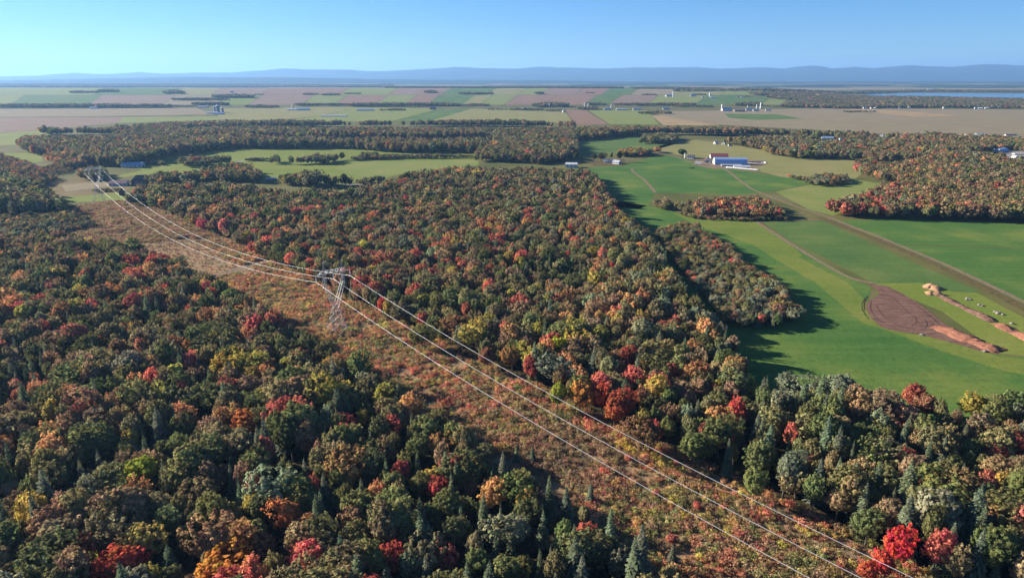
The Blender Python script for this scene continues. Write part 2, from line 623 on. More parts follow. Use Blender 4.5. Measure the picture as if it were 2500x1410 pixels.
# ------------------------------------------------------------------ river
field('river', [(1560, 229), (1660, 226), (1800, 225.5), (2000, 226), (2250, 227.5), (2500, 228.5), (2900, 231), (2900, 240), (2500, 238.5), (2300, 237), (2150, 234), (2060, 230), (1900, 229.5), (1700, 230)], 'water', 'pale blue river crossing the plain below the mountains', 0.3, far=False)
field('far_bank', [(1600, 222), (1900, 214), (2500, 216), (2900, 218), (2900, 222), (2500, 219), (2250, 218.5), (1900, 219)], 'greytan', 'tan fields on the far bank of the river', 0.2, far=False)

# ------------------------------------------------------------------ fields
FIELDS = [
    ('field', 'green', [(1448, 408), (1520, 404), (1600, 381), (1640, 379), (1720, 403), (1800, 416), (1900, 430), (1992, 446), (1890, 466), (1800, 476), (1700, 472), (1600, 471), (1585, 500), (1560, 510), (1440, 500), (1380, 440)], 'bright green crop field below the arched barn', .04),
    ('field', 'green', [(1500, 490), (1600, 505), (1640, 516), (1700, 529), (1850, 541), (1925, 588), (2100, 690), (2128, 700), (2118, 740), (2150, 792), (2300, 822), (2440, 866), (2700, 890), (2700, 1080), (1700, 1080), (1600, 700)], 'vivid green crop field with tree shadows along its edge', .04),
    ('field', 'green_b', [(1862, 542), (2010, 539), (2250, 650), (2400, 715), (2330, 712), (2250, 690), (2135, 692), (1930, 588)], 'green wedge of field between two dirt tracks', .05),
    ('field', 'green', [(2042, 537), (2250, 536), (2700, 552), (2700, 830), (2500, 742)], 'broad green field beyond the dirt lane', .045),
    ('field', 'lime', [(2135, 692), (2250, 690), (2380, 712), (2500, 775), (2700, 880), (2700, 905), (2500, 868), (2440, 862), (2300, 760)], 'yellow-green grass strip around the soil heaps', .042),
    ('field', 'palegreen', [(1893, 468), (1992, 448), (2080, 436), (2215, 460), (2110, 490), (2035, 527), (1975, 512)], 'pale green meadow between the copse and the red wood', .045),
    ('field', 'hay', [(1600, 358), (1640, 350), (1700, 341), (1765, 350), (1860, 366), (1970, 386), (2140, 390), (2090, 436), (1992, 446), (1900, 430), (1830, 412), (1720, 390), (1640, 376), (1610, 372)], 'pale mown hay field behind the barns', .045),
    ('field', 'green_b', [(1385, 352), (1450, 336), (1560, 332), (1580, 352), (1655, 350), (1600, 366), (1480, 376), (1395, 386)], 'small green pasture beside the round-headed trees', .045),
    ('field', 'lime', [(215, 445), (345, 416), (330, 400), (430, 372), (650, 361), (830, 362), (1165, 371), (1170, 402), (1000, 420), (900, 446), (640, 444), (480, 436), (330, 428)], 'lime green hay field in front of the dark woods', .045),
    ('field', 'palegreen', [(860, 394), (1165, 391), (1168, 404), (1000, 418), (905, 440), (820, 412)], 'greyer green pasture along the hedge', .06),
    ('field', 'lime', [(-80, 375), (100, 373), (105, 394), (30, 402), (-80, 405)], 'lime green patch beside the shadowed wood', .045),
    ('field', 'lime', [(150, 482), (290, 470), (308, 488), (180, 494)], 'bright lime lawn at the head of the clearing', .06),
    ('field', 'drygrass', [(90, 440), (260, 430), (320, 455), (300, 478), (150, 490), (60, 520)], 'dry grassland beside the pink-roofed house', .05),
    ('field', 'greytan', [(150, 452), (280, 442), (290, 452), (160, 468)], 'bare levelled ground near the pink-roofed house', .07),
    ('field', 'palegreen', [(-100, 332), (100, 318), (130, 330), (60, 352), (-100, 360)], 'pale green field behind the long woods', .05),
    ('field', 'mauve', [(-100, 288), (300, 286), (290, 300), (120, 316), (-100, 330)], 'broad mauve stubble field', .05),
    ('field', 'palegreen', [(300, 286), (560, 284), (560, 292), (420, 296), (290, 300)], 'narrow light green strip behind the woods', .05),
    ('field', 'greytan', [(-100, 268), (480, 264), (520, 280), (250, 284), (-100, 287)], 'long tan field before the tree line', .05),
    ('field', 'hay', [(520, 266), (760, 262), (870, 262), (780, 283), (660, 296), (540, 292)], 'straw coloured field beside the silos', .05),
    ('field', 'palegreen', [(870, 262), (1070, 266), (960, 296), (760, 298), (690, 296), (790, 282)], 'light green field beside the long shed', .05),
    ('field', 'green_b', [(1070, 268), (1150, 266), (1040, 298), (960, 297)], 'narrow green field strip', .05),
    ('field', 'hay', [(1150, 266), (1380, 274), (1400, 300), (1040, 298)], 'pale straw field behind the woods', .05),
    ('field', 'brown', [(1380, 268), (1430, 270), (1485, 304), (1410, 306), (1395, 290)], 'reddish ploughed field', .05),
    ('field', 'palegreen', [(1438, 270), (1580, 270), (1610, 305), (1490, 304)], 'soft green field by the tall silo', .05),
    ('field', 'tan', [(1590, 282), (1720, 283), (1760, 306), (1620, 306)], 'golden stubble field', .06),
    ('field', 'greytan', [(1580, 272), (1700, 271), (2050, 264), (2700, 270), (2700, 345), (2300, 336), (1990, 318), (1750, 305), (1620, 284)], 'vast grey-tan plain of stubble', .05),
    ('field', 'green_b', [(1770, 278), (1900, 280), (1960, 290), (1850, 294), (1780, 288)], 'green oval in the stubble plain', .09),
    ('field', 'tan', [(2040, 264), (2180, 270), (2350, 283), (2230, 285), (2080, 270)], 'light tan strip on the stubble plain', .09),
    ('field', 'tan', [(2060, 309), (2150, 310), (2175, 316), (2080, 316)], 'small golden patch behind the tree belt', .09),
    ('field', 'green_b', [(2090, 300), (2250, 304), (2350, 322), (2200, 322), (2150, 312)], 'green field strip behind the village trees', .09),
    ('field', 'tan', [(2230, 288), (2320, 289), (2440, 304), (2380, 304)], 'pale strip of straw on the plain', .1),
    ('field', 'green_b', [(2330, 283), (2700, 296), (2700, 306), (2400, 294)], 'thin green band on the plain', .1),
    ('field', 'brown', [(2310, 303), (2700, 305), (2700, 335), (2420, 325)], 'brown ploughed band on the plain', .1),
]
for nm, mt, px, lab, z in FIELDS:
    field(nm, px, mt, lab, z)

field('field', [(1830, 590), (1935, 620), (2070, 690), (2125, 745), (2190, 812), (2110, 790), (1990, 690), (1880, 625)], 'limegreen', 'yellow-green stripe along the wheel track', .06)
field('field', [(2150, 800), (2300, 826), (2440, 870), (2700, 895), (2700, 950), (2450, 905), (2280, 850)], 'limegreen', 'yellow-green stripe below the bare soil', .064)
field('field', [(1640, 518), (1700, 532), (1850, 543), (1925, 590), (1960, 625), (1900, 632), (1835, 596), (1765, 572), (1690, 545)], 'limegreen', 'yellow-green corner below the red copse', .068)

# the patchwork on the long hill, two tiers of strips
rs = random.Random(11)
HILL_UP = [(-80, 'palegreen'), (230, 'green_b'), (420, 'hay'), (520, 'mauve'), (640, 'brown'), (830, 'palegreen'), (950, 'mauve'), (1080, 'green_b'), (1190, 'hay'), (1265, 'palegreen'), (1320, 'mauve'), (1405, 'brown'), (1470, 'green_b'), (1540, 'greytan'), (1640, 'hay'), (1760, 'palegreen'), (1900, 'hay')]
for (a, mt), (b, _) in zip(HILL_UP[:-1], HILL_UP[1:]):
    field('field', [(a + 0, 232), (a + 26, 215), (b + 24, 215), (b - 2, 232)], mt, f'{ {"palegreen":"pale green","green_b":"deep green","hay":"straw coloured","mauve":"mauve","brown":"reddish brown","greytan":"grey tan"}[mt]} strip field high on the long hill', 0.0)
HILL_LOW = [(-80, 'palegreen'), (60, 'green_b'), (250, 'mauve'), (430, 'greytan'), (560, 'lime'), (640, 'mauve'), (770, 'palegreen'), (850, 'brown'), (950, 'palegreen'), (1020, 'brown'), (1075, 'green_b'), (1160, 'hay'), (1205, 'palegreen'), (1265, 'brown'), (1360, 'brown'), (1460, 'green_b'), (1520, 'mauve'), (1610, 'palegreen'), (1730, 'green_b'), (1890, 'palegreen'), (1940, 'hay')]
for (a, mt), (b, _) in zip(HILL_LOW[:-1], HILL_LOW[1:]):
    field('field', [(a - 34, 256), (a, 232.6), (b - 2, 232.6), (b - 36, 256)], mt, f'{ {"palegreen":"pale green","green_b":"deep green","hay":"straw coloured","mauve":"mauve","brown":"reddish brown","greytan":"grey tan","lime":"lime green"}[mt]} strip field low on the long hill', 0.0)

# ------------------------------------------------------------------ tracks, ditches, bare soil
ribbon('dirt_track', [(1545, 411), (1540, 414), (1552, 424), (1572, 438), (1588, 455), (1600, 470)], 3.4, .09, 'track', 'short curved dirt track into the green field')
ribbon('dirt_track', [(1632, 506), (1650, 514), (1680, 524), (1730, 531), (1800, 536), (1850, 539), (1930, 538), (2030, 534)], 3.2, .092, 'track', 'dirt track skirting the red copse')
ribbon('dirt_track', [(1846, 540), (1875, 560), (1925, 592), (1990, 632), (2050, 666), (2090, 687), (2140, 692)], 3.0, .096, 'track', 'pale wheel track down the middle of the green fields')
ribbon('grass_verge', [(1995, 530), (2040, 545), (2150, 588), (2280, 643), (2400, 700), (2520, 762), (2620, 810)], 7.0, .098, 'verge', 'brown weedy verge of the dirt lane', .9)
ribbon('dirt_lane', [(1960, 510), (2030, 532), (2055, 543), (2165, 586), (2295, 640), (2410, 693), (2520, 747), (2620, 795)], 3.6, .112, 'track', 'straight dirt lane between the green fields')
ribbon('farm_road', [(1600, 372), (1640, 380), (1690, 396), (1730, 402), (1775, 415), (1805, 440), (1835, 462), (1900, 488), (1970, 514)], 3.6, .104, 'track', 'farm road running from the barns past the red copse', .3)
ribbon('farm_road', [(1400, 394), (1470, 391), (1530, 386), (1600, 373), (1618, 370)], 5.0, .1, 'track', 'gravel road past the white farm buildings')
ribbon('field_ditch', [(2040, 262 + 40), (2250, 300), (2420, 303)], 3.0, .5, 'verge', 'dark ditch line across the stubble plain', .5, True)
ribbon('wheel_track', [(2060, 594), (2150, 596), (2300, 600), (2500, 607)], 1.6, .1, 'verge', 'faint wheel track across the broad green field')
ribbon('country_road', [(830, 452), (935, 448), (1050, 440)], 5, .1, 'road', 'grey country road behind the autumn wood')
ribbon('country_road', [(500, 412), (545, 402), (593, 393), (620, 388)], 5, .11, 'road', 'grey country road by the lime green hay field')
ribbon('access_road', [(515, 678), (560, 664), (612, 648), (640, 640)], 7.5, .13, 'track', 'pale gravel road crossing the power line clearing', .4)
ribbon('dirt_track', [(2060, 1335), (2130, 1375), (2190, 1410), (2250, 1440)], 4.5, .14, 'track', 'sandy track under the wires beside the crimson tree', .5)
sheet('farmyard', poly_px([(1700, 388), (1745, 384), (1870, 392), (1870, 402), (1835, 412), (1740, 412), (1690, 402)]), .08, M['track'], 'bare earth farmyard around the barns')
sheet('farmyard', poly_px([(1440, 398), (1470, 388), (1525, 388), (1525, 404), (1450, 406)]), .083, M['verge'], 'earth farmyard of the white farm')
sheet('concrete_yard', poly_px([(2440, 372), (2480, 366), (2600, 370), (2600, 400), (2470, 396)]), .1, M['road'], 'pale concrete yard by the white domes')

SOIL = [(2118, 694), (2160, 697), (2195, 712), (2235, 735), (2270, 760), (2305, 790), (2360, 815), (2420, 842), (2446, 858), (2430, 864), (2390, 856), (2330, 838), (2240, 815), (2185, 808), (2150, 798), (2125, 775), (2113, 752), (2118, 735), (2138, 726), (2150, 715), (2135, 704)]
sheet('bare_soil', poly_px(SOIL), .13, M['soil'], 'pinkish patch of bare levelled soil in the green field')
for k, arc in enumerate([[(2128, 735), (2120, 750), (2130, 772), (2160, 795), (2200, 808)], [(2112, 728), (2098, 742), (2104, 762), (2122, 780)], [(2118, 722), (2105, 738), (2110, 758)],
                         [(2225, 795), (2240, 790), (2242, 780), (2230, 770)], [(2250, 806), (2266, 800), (2268, 788), (2255, 778)], [(2150, 705), (2185, 730), (2215, 760), (2230, 775)], [(2140, 745), (2150, 770), (2180, 792), (2220, 803)], [(2168, 700), (2215, 728), (2262, 765), (2300, 795)], [(2272, 806), (2284, 801), (2282, 792), (2272, 788)]]):
    ribbon('tyre_track', arc, 0.4, .15, 'crease', 'dark tyre track curving over the bare soil', .16)


def heap(name, line, width, height, mat, label, seed, cat='soil heap'):
    """a ridge of tipped soil: rough heightfield along a line"""
    rs = np.random.RandomState(seed)
    P = [G(*p)[:2] for p in line]
    L = sum(np.linalg.norm(b - a) for a, b in zip(P[:-1], P[1:]))
    n, m = max(8, int(L / 0.9)), 13
    d = np.concatenate([[0], np.cumsum([np.linalg.norm(b - a) for a, b in zip(P[:-1], P[1:])])])
    s = np.linspace(0, L, n)
    cx = np.interp(s, d, [p[0] for p in P]); cy = np.interp(s, d, [p[1] for p in P])
    tx = np.gradient(cx); ty = np.gradient(cy); q = np.hypot(tx, ty); tx /= q; ty /= q
    wob = np.convolve(rs.randn(n + 8), np.ones(9) / 9, 'valid')
    hh = height * (0.75 + 0.9 * np.convolve(rs.rand(n + 6) - 0.5, np.ones(7) / 7, 'valid') * 2.2) * np.minimum(1, np.minimum(s, L - s) / (width * 0.35) + 0.15)
    V = []
    o = np.array([cx.mean(), cy.mean()])
    for i in range(n):
        w = width / 2 * (1 + 0.5 * wob[i])
        for j in range(m):
            u = 2 * j / (m - 1) - 1
            z = max(hh[i], 0.1) * (1 - abs(u) ** 1.5) + (rs.rand() - 0.4) * 0.55 * height * (abs(u) < 0.98) * 0.5
            V.append((cx[i] - ty[i] * u * w + rs.randn() * 0.12 - o[0], cy[i] + tx[i] * u * w + rs.randn() * 0.12 - o[1], max(z, 0.16) if abs(u) < 0.98 else -0.05))
    i = np.arange(n * m).reshape(n, m)
    F = np.stack([i[:-1, :-1].ravel(), i[1:, :-1].ravel(), i[1:, 1:].ravel(), i[:-1, 1:].ravel()], 1)
    me = mesh_np(name, V, F, [M[mat]])
    ob = link(bpy.data.objects.new(name, me))
    ob.location = (o[0], o[1], 0)
    return tag(ob, label, cat)


heap('soil_heap', [(2286, 797), (2340, 820), (2400, 843), (2440, 858)], 11, 2.2, 'dug', 'long reddish heap of dug soil at the end of the bare patch', 1)
heap('soil_heap', [(2296, 722), (2340, 745), (2390, 768), (2425, 786)], 6.0, 1.5, 'soil', 'narrow broken bank of soil behind the tan mounds', 2)
heap('soil_heap', [(2432, 790), (2470, 808), (2530, 838), (2600, 870)], 7.5, 1.9, 'dug', 'bare orange bank of dug soil near the dirt lane', 3)
heap('sand_mound', [(2252, 700), (2272, 702), (2298, 709)], 9, 3.0, 'sand', 'tan sand mound, the higher of a pair', 4, 'sand mound')
heap('sand_mound', [(2258, 716), (2280, 718), (2302, 720)], 7, 2.6, 'sand', 'tan sand mound with a dark shaded side, the lower of a pair', 5, 'sand mound')
for k, (px, py) in enumerate([(2362, 729), (2368, 731), (2392, 745), (2398, 747), (2430, 762), (2436, 765), (2448, 768), (2470, 790), (2404, 858), (2250, 818), (2360, 732), (2440, 763)]):
    rk = np.random.RandomState(k)
    bm = bmesh.new()
    bmesh.ops.create_icosphere(bm, subdivisions=2, radius=1.0)
    for v in bm.verts:
        v.co *= 0.75 + 0.5 * rk.rand()
        v.co.z = max(v.co.z * 0.6, -0.3)
    me = bpy.data.meshes.new('boulder'); bm.to_mesh(me); bm.free(); me.materials.append(M['rubble'])
    o = link(bpy.data.objects.new('boulder', me)); p = G(px, py); o.location = (p[0], p[1], 0.25)
    s = rk.uniform(0.6, 1.1); o.scale = (s * 1.3, s, s)
    tag(o, 'pale boulder lying in the grass beside the soil heaps', 'boulder', 'boulders turned up by the digging')

# ------------------------------------------------------------------ trees: crowns as clumps of leaves
def quads(c, nrm, size, rs, aspect=1.0):
    """one leaf spray per centre: a quad facing nrm, turned at random"""
    n = len(c)
    r = rs.randn(n, 3)
    a = np.cross(nrm, r); a /= np.linalg.norm(a, axis=1)[:, None] + 1e-9
    b = np.cross(nrm, a)
    s = size[:, None]
    j = lambda: 1 + 0.35 * (rs.rand(n, 1) - 0.5)
    V = np.stack([c + a * s * j(), c + b * s * aspect * j(), c - a * s * j(), c - b * s * aspect * j()], 1).reshape(-1, 3)
    return V, np.arange(4 * n).reshape(n, 4)


def unit(v):
    return v / (np.linalg.norm(v, axis=1)[:, None] + 1e-9)


def broadleaf(seed, clumps, per, leaf, h=14.0, rad=4.4, base=0.15, spiky=1.0):
    rs = np.random.RandomState(seed)
    cz = h * (1 + base) / 2; rz = h * (1 - base) / 2
    n = clumps * 3
    d = unit(rs.randn(n, 3)); d = d[d[:, 2] > -0.55]
    # spread the clumps out
    keep = [0]
    for i in range(1, len(d)):
        if len(keep) >= clumps: break
        if (d[keep] @ d[i]).max() < 1 - 1.15 / clumps * (0.6 + rs.rand()):
            keep.append(i)
    d = d[keep]
    lob = unit(rs.randn(6, 3)); la = rs.uniform(0.15, 0.55, 6)
    f = 0.66 + sum(a * np.maximum(d @ l, 0) ** 3 for l, a in zip(lob, la)) - 0.16 * rs.rand(len(d))
    # broad shoulders, narrower foot
    f *= np.where(d[:, 2] < 0, 1 - 0.15 * -d[:, 2], 1.0)
    C = d * f[:, None] * np.array([rad, rad, rz]) * 0.86
    V, F, A = [], [], []
    base_i = 0
    for i in range(len(d)):
        ax = d[i] * np.array([1, 1, 0.7]) * 0.55 + np.array([0, 0, 0.75 * spiky]) + rs.randn(3) * 0.2
        ax /= np.linalg.norm(ax)
        ln = rs.uniform(1.1, 2.1); wd = rs.uniform(0.55, 0.95)
        m = int(per * rs.uniform(0.75, 1.25))
        u = rs.rand(m)
        q = rs.randn(m, 3) * 0.5
        q -= (q @ ax)[:, None] * ax
        q = q * wd * (1.15 - 0.8 * u)[:, None]
        P = C[i] + ax * (u * ln - 0.4)[:, None] + q
        nr = unit(unit(q) * 0.65 + d[i] * 0.75 + np.array([0, 0, 0.25]) + rs.randn(m, 3) * 0.28)
        v, fq = quads(P, nr, leaf * rs.uniform(0.6, 1.25, m), rs, 0.75)
        V.append(v); F.append(fq + base_i); base_i += len(v)
        A.append(np.stack([np.full(m, rs.rand()), rs.rand(m), np.clip(np.full(m, rs.rand()) + rs.randn(m) * 0.15, 0, 1)], 1))
    # dense inner leaves so the crown is not hollow
    m = int(clumps * per * 0.10) + 20
    dd = unit(rs.randn(m, 3))
    P = dd * rs.uniform(0.25, 0.66, m)[:, None] * np.array([rad, rad, rz])
    v, fq = quads(P, unit(dd + rs.randn(m, 3) * 0.3), leaf * rs.uniform(1.8, 2.8, m), rs)
    V.append(v); F.append(fq + base_i)
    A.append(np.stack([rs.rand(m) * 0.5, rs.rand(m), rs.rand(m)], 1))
    V = np.concatenate(V) + np.array([0, 0, cz])
    V[:, 2] = np.maximum(V[:, 2], 0.3)
    return V, np.concatenate(F), np.concatenate(A)


def conifer(seed, layers, per, h=14.0, rad=2.5, segs=3, wide=0.34):
    rs = np.random.RandomState(seed)
    V, F, A = [], [], []
    k = 0
    for i in range(layers):
        u = (i + 0.5) / layers
        z = h * (0.06 + 0.93 * u)
        r = rad * (1 - u) ** 0.82 * rs.uniform(0.85, 1.12) + 0.12
        m = max(4, int(per * (0.45 + 0.55 * (1 - u))))
        a0 = rs.rand() * 6.28
        tone = rs.rand()
        for j in range(m):
            a = a0 + 6.283 * (j + rs.uniform(-0.3, 0.3)) / m
            rr = r * rs.uniform(0.7, 1.15)
            o = np.array([math.cos(a), math.sin(a), 0]); s = np.array([-o[1], o[0], 0])
            w = wide * (0.6 + 0.5 * rr / rad)
            t2 = rs.rand()
            pts = []
            for g in range(segs + 1):
                q = g / segs
                c = np.array([0, 0, z]) + o * rr * (0.12 + 0.88 * q) + np.array([0, 0, 0.22 * rr * math.sin(q * 2.2) - 0.34 * rr * q + rs.randn() * 0.05])
                ww = w * (1.0 if 0 < g < segs else (0.55 if g == 0 else 0.18)) * rs.uniform(0.8, 1.3)
                roll = rs.uniform(-0.35, 0.35)
                e = s * math.cos(roll) + np.array([0, 0, math.sin(roll)])
                pts.append((c - e * ww, c + e * ww))
            for g in range(segs):
                V += [pts[g][0], pts[g][1], pts[g + 1][1], pts[g + 1][0]]
                F.append((k, k + 1, k + 2, k + 3)); k += 4
                A.append((0.5 * tone + 0.5 * t2, 0.2 + 0.8 * g / segs, 0.5 + 0.3 * (rs.rand() - 0.5)))
    # leader
    for j in range(4):
        a = j * 1.571
        V += [(0, 0, h * 1.03), (0.16 * math.cos(a), 0.16 * math.sin(a), h * 0.9), (0.05, 0, h * 0.86), (0.16 * math.cos(a + 1.2), 0.16 * math.sin(a + 1.2), h * 0.9)]
        F.append((k, k + 1, k + 2, k + 3)); k += 4
        A.append((0.7, 0.7, 0.5))
    return np.array(V), np.array(F), np.array(A)


def trunk_mesh(seed, h, r0, top=0.8, limbs=5):
    rs = random.Random(seed)
    b = MB()
    pts = [(rs.uniform(-.1, .1) * i, rs.uniform(-.1, .1) * i, h * top * i / 5) for i in range(6)]
    b.tube(pts, [r0 * (1.25 if i == 0 else 1 - 0.15 * i) for i in range(6)], 7)
    for k in range(limbs):
        z = h * rs.uniform(0.28, 0.6); a = rs.uniform(0, 6.28); ln = h * rs.uniform(0.15, 0.24)
        b.tube([(0, 0, z), (math.cos(a) * ln * .6, math.sin(a) * ln * .6, z + ln * .45), (math.cos(a) * ln, math.sin(a) * ln, z + ln)], [r0 * .5, r0 * .32, r0 * .12], 5)
    me = bpy.data.meshes.new('trunk')
    me.from_pydata(b.v, [], b.f)
    me.materials.append(M['bark'])
    return me


NB, NC, NS = 7, 4, 4
PROTO = bpy.data.collections.new('tree_kinds')               # never linked to the scene: only read by the woods
crown_broad, crown_con = [], []


def proto(name, V, F, A, mat, stem=None):
    if stem is not None:
        sv = np.array([v.co[:] for v in stem.vertices]); sf = [tuple(p.vertices) for p in stem.polygons if len(p.vertices) == 4]
        F2 = np.array(sf) + len(V)
        mi = np.concatenate([np.zeros(len(F)), np.ones(len(F2))])
        A = np.concatenate([A, np.full((len(F2), 3), 0.5)])
        V = np.concatenate([V, sv]); F = np.concatenate([F, F2])
        me = mesh_np(name, V, F, [mat, M['bark']], mi, A)
    else:
        me = mesh_np(name, V, F, [mat], None, A)
    PROTO.objects.link(bpy.data.objects.new(name, me))
    return me


trunk_b = [trunk_mesh(k, 14, 0.24) for k in range(3)]
trunk_c = [trunk_mesh(10 + k, 14, 0.20, 0.95, 0) for k in range(2)]
IDX = {}
shape = [dict(), dict(rad=4.9, h=13.2), dict(rad=3.8, h=15), dict(rad=4.4, base=0.18), dict(rad=4.0, spiky=1.7, h=14.5), dict(rad=5.0, spiky=0.6, h=13), dict(rad=4.3, spiky=1.3)]
for k in range(NB):
    V, F, A = broadleaf(100 + k, 92, 30, 0.34, **shape[k])
    crown_broad.append(mesh_np('crown', V, F, [M['leaf']], None, A))
    IDX['B%d' % k] = len(IDX); proto('a%02d_broad' % len(IDX), V, F, A, M['leaf'], trunk_b[k % 3])
for k in range(NC):
    V, F, A = conifer(200 + k, 26, 14, 14 + k * 0.4, 2.6 + 0.3 * k)
    crown_con.append(mesh_np('crown', V, F, [M['needle']], None, A))
    IDX['C%d' % k] = len(IDX); proto('a%02d_conifer' % len(IDX), V, F, A, M['needle'], trunk_c[k % 2])
for k in range(4):
    sh = dict(shape[k]); sh['base'] = 0.04
    V, F, A = broadleaf(300 + k, 40, 13, 0.66, **sh)
    IDX['F%d' % k] = len(IDX); proto('a%02d_far_broad' % len(IDX), V, F, A, M['leaf'])
for k in range(2):
    V, F, A = conifer(400 + k, 12, 8, 14, 2.5, 1, 0.7)
    IDX['K%d' % k] = len(IDX); proto('a%02d_far_conifer' % len(IDX), V, F, A, M['needle'])
for k in range(NS):
    V, F, A = broadleaf(500 + k, 16, 13, 0.20, h=1.7, rad=1.05, base=0.05, spiky=0.8)
    # a bush is low and uneven
    V = V * np.array([1, 1, 0.8])
    IDX['S%d' % k] = len(IDX); proto('a%02d_bush' % len(IDX), V, F, A, M['leaf'])

# scatter node group: instances of the tree kinds on the points of a mesh
ng = bpy.data.node_groups.new('scatter_trees', 'GeometryNodeTree')
ng.interface.new_socket('Geometry', in_out='INPUT', socket_type='NodeSocketGeometry')
ng.interface.new_socket('Geometry', in_out='OUTPUT', socket_type='NodeSocketGeometry')
gi = ng.nodes.new('NodeGroupInput'); go = ng.nodes.new('NodeGroupOutput')
ci = ng.nodes.new('GeometryNodeCollectionInfo')
ci.inputs['Collection'].default_value = PROTO
ci.inputs['Separate Children'].default_value = True
ci.inputs['Reset Children'].default_value = True
ip = ng.nodes.new('GeometryNodeInstanceOnPoints')
ip.inputs['Pick Instance'].default_value = True


def named(n, typ):
    a = ng.nodes.new('GeometryNodeInputNamedAttribute')
    a.data_type = typ
    a.inputs['Name'].default_value = n
    return next(o for o in a.outputs if o.enabled and o.name == 'Attribute')


ng.links.new(gi.outputs[0], ip.inputs['Points'])
ng.links.new(ci.outputs[0], ip.inputs['Instance'])
ng.links.new(named('kind_index', 'INT'), ip.inputs['Instance Index'])
ng.links.new(named('turn', 'FLOAT_VECTOR'), ip.inputs['Rotation'])
ng.links.new(named('size', 'FLOAT_VECTOR'), ip.inputs['Scale'])
ng.links.new(ip.outputs[0], go.inputs[0])


def scatter(name, P, idx, turn, size, tint, label, cat=None, group=None):
    n = len(P)
    if n == 0:
        return None
    me = bpy.data.meshes.new(name)
    me.vertices.add(n)
    me.vertices.foreach_set('co', np.asarray(P, np.float32).ravel())
    for nm, typ, arr, key in (('kind_index', 'INT', np.asarray(idx, np.int32), 'value'), ('turn', 'FLOAT_VECTOR', np.asarray(turn, np.float32).ravel(), 'vector'), ('size', 'FLOAT_VECTOR', np.asarray(size, np.float32).ravel(), 'vector'), ('tint', 'FLOAT_COLOR', np.concatenate([np.asarray(tint, np.float32), np.ones((n, 1), np.float32)], 1).ravel(), 'color')):
        a = me.attributes.new(nm, typ, 'POINT')
        a.data.foreach_set(key, arr)
    o = link(bpy.data.objects.new(name, me))
    md = o.modifiers.new('scatter', 'NODES')
    md.node_group = ng
    return tag(o, label, cat, group, 'stuff')


# ------------------------------------------------------------------ colours of the season
CLASSES = 'gobrnysp'
TINT = {'g': (0.195, 0.200, 0.078), 'o': (0.275, 0.235, 0.112), 'b': (0.330, 0.225, 0.128), 'r': (0.56, 0.170, 0.125),
        'n': (0.56, 0.300, 0.135), 'y': (0.48, 0.380, 0.100), 's': (0.105, 0.125, 0.074), 'p': (0.280, 0.285, 0.175)}
#            px    py     g   o   b   r   n   y   s   p
ZONES = [
    (100, 1350, 30, 15, 15, 7, 9, 6, 20, 2), (500, 1200, 34, 20, 14, 4, 7, 5, 16, 3), (200, 900, 28, 20, 20, 7, 11, 4, 16, 2),
    (600, 850, 30, 24, 16, 5, 9, 6, 12, 2), (300, 650, 30, 20, 20, 8, 9, 2, 16, 2), (60, 640, 24, 24, 24, 4, 10, 3, 14, 6), (1000, 1230, 38, 14, 6, 5, 3, 3, 32, 2),
    (1350, 1330, 32, 8, 4, 4, 2, 2, 70, 2), (850, 1000, 34, 25, 14, 4, 7, 9, 12, 2), (700, 1380, 30, 16, 14, 8, 8, 3, 22, 2),
    (550, 520, 28, 20, 24, 12, 12, 1, 8, 2), (900, 550, 25, 18, 20, 18, 8, 1, 8, 8), (900, 690, 22, 14, 18, 24, 9, 4, 8, 2),
    (1150, 600, 26, 18, 22, 14, 6, 2, 14, 2), (1250, 440, 34, 30, 20, 7, 3, 1, 4, 6), (1400, 500, 25, 28, 26, 6, 9, 1, 5, 2),
    (1400, 640, 28, 20, 20, 8, 5, 2, 18, 1), (1100, 760, 34, 20, 12, 9, 5, 5, 12, 2), (1500, 760, 4, 24, 36, 3, 26, 8, 1, 1),
    (1450, 870, 22, 28, 14, 6, 12, 14, 3, 3), (1600, 950, 14, 22, 22, 12, 16, 6, 4, 2), (1760, 880, 20, 28, 26, 4, 10, 5, 3, 3),
    (1900, 1060, 36, 16, 6, 3, 2, 3, 38, 4), (2200, 1100, 30, 22, 18, 6, 3, 2, 14, 4), (2000, 1260, 32, 8, 3, 2, 1, 3, 75, 2),
    (2380, 1350, 28, 12, 14, 3, 2, 1, 66, 2), (2450, 990, 24, 28, 26, 4, 5, 3, 5, 3),
    (1750, 680, 18, 32, 14, 3, 1, 3, 3, 34), (1880, 760, 14, 34, 18, 3, 1, 2, 2, 34), (1620, 560, 24, 30, 20, 6, 3, 1, 4, 14),
    (1620, 500, 12, 26, 34, 14, 6, 0, 2, 6), (1800, 470, 8, 14, 26, 34, 14, 0, 2, 2), (2250, 430, 10, 20, 34, 22, 10, 2, 2, 2), (2100, 500, 10, 14, 34, 28, 8, 1, 2, 2),
    (2400, 500, 18, 18, 40, 14, 6, 1, 2, 2), (2400, 370, 26, 26, 30, 6, 5, 2, 4, 4), (1950, 360, 30, 24, 18, 2, 3, 2, 6, 14), (1800, 320, 26, 24, 40, 3, 3, 1, 3, 2),
    (500, 310, 24, 34, 32, 3, 4, 1, 3, 2), (150, 370, 24, 30, 32, 5, 6, 1, 3, 3), (1000, 330, 24, 34, 32, 3, 4, 1, 3, 3), (1280, 370, 34, 34, 20, 2, 2, 1, 4, 6),
    (550, 430, 40, 28, 14, 2, 3, 1, 8, 6), (800, 430, 44, 24, 8, 2, 3, 1, 10, 6), (60, 450, 40, 24, 12, 2, 3, 3, 16, 6), (1250, 250, 50, 20, 10, 0, 0, 0, 10, 8), (1250, 210, 40, 20, 30, 0, 0, 0, 8, 2),
]
ZP = np.array([z[:2] for z in ZONES], float); ZW = np.array([z[2:] for z in ZONES], float)


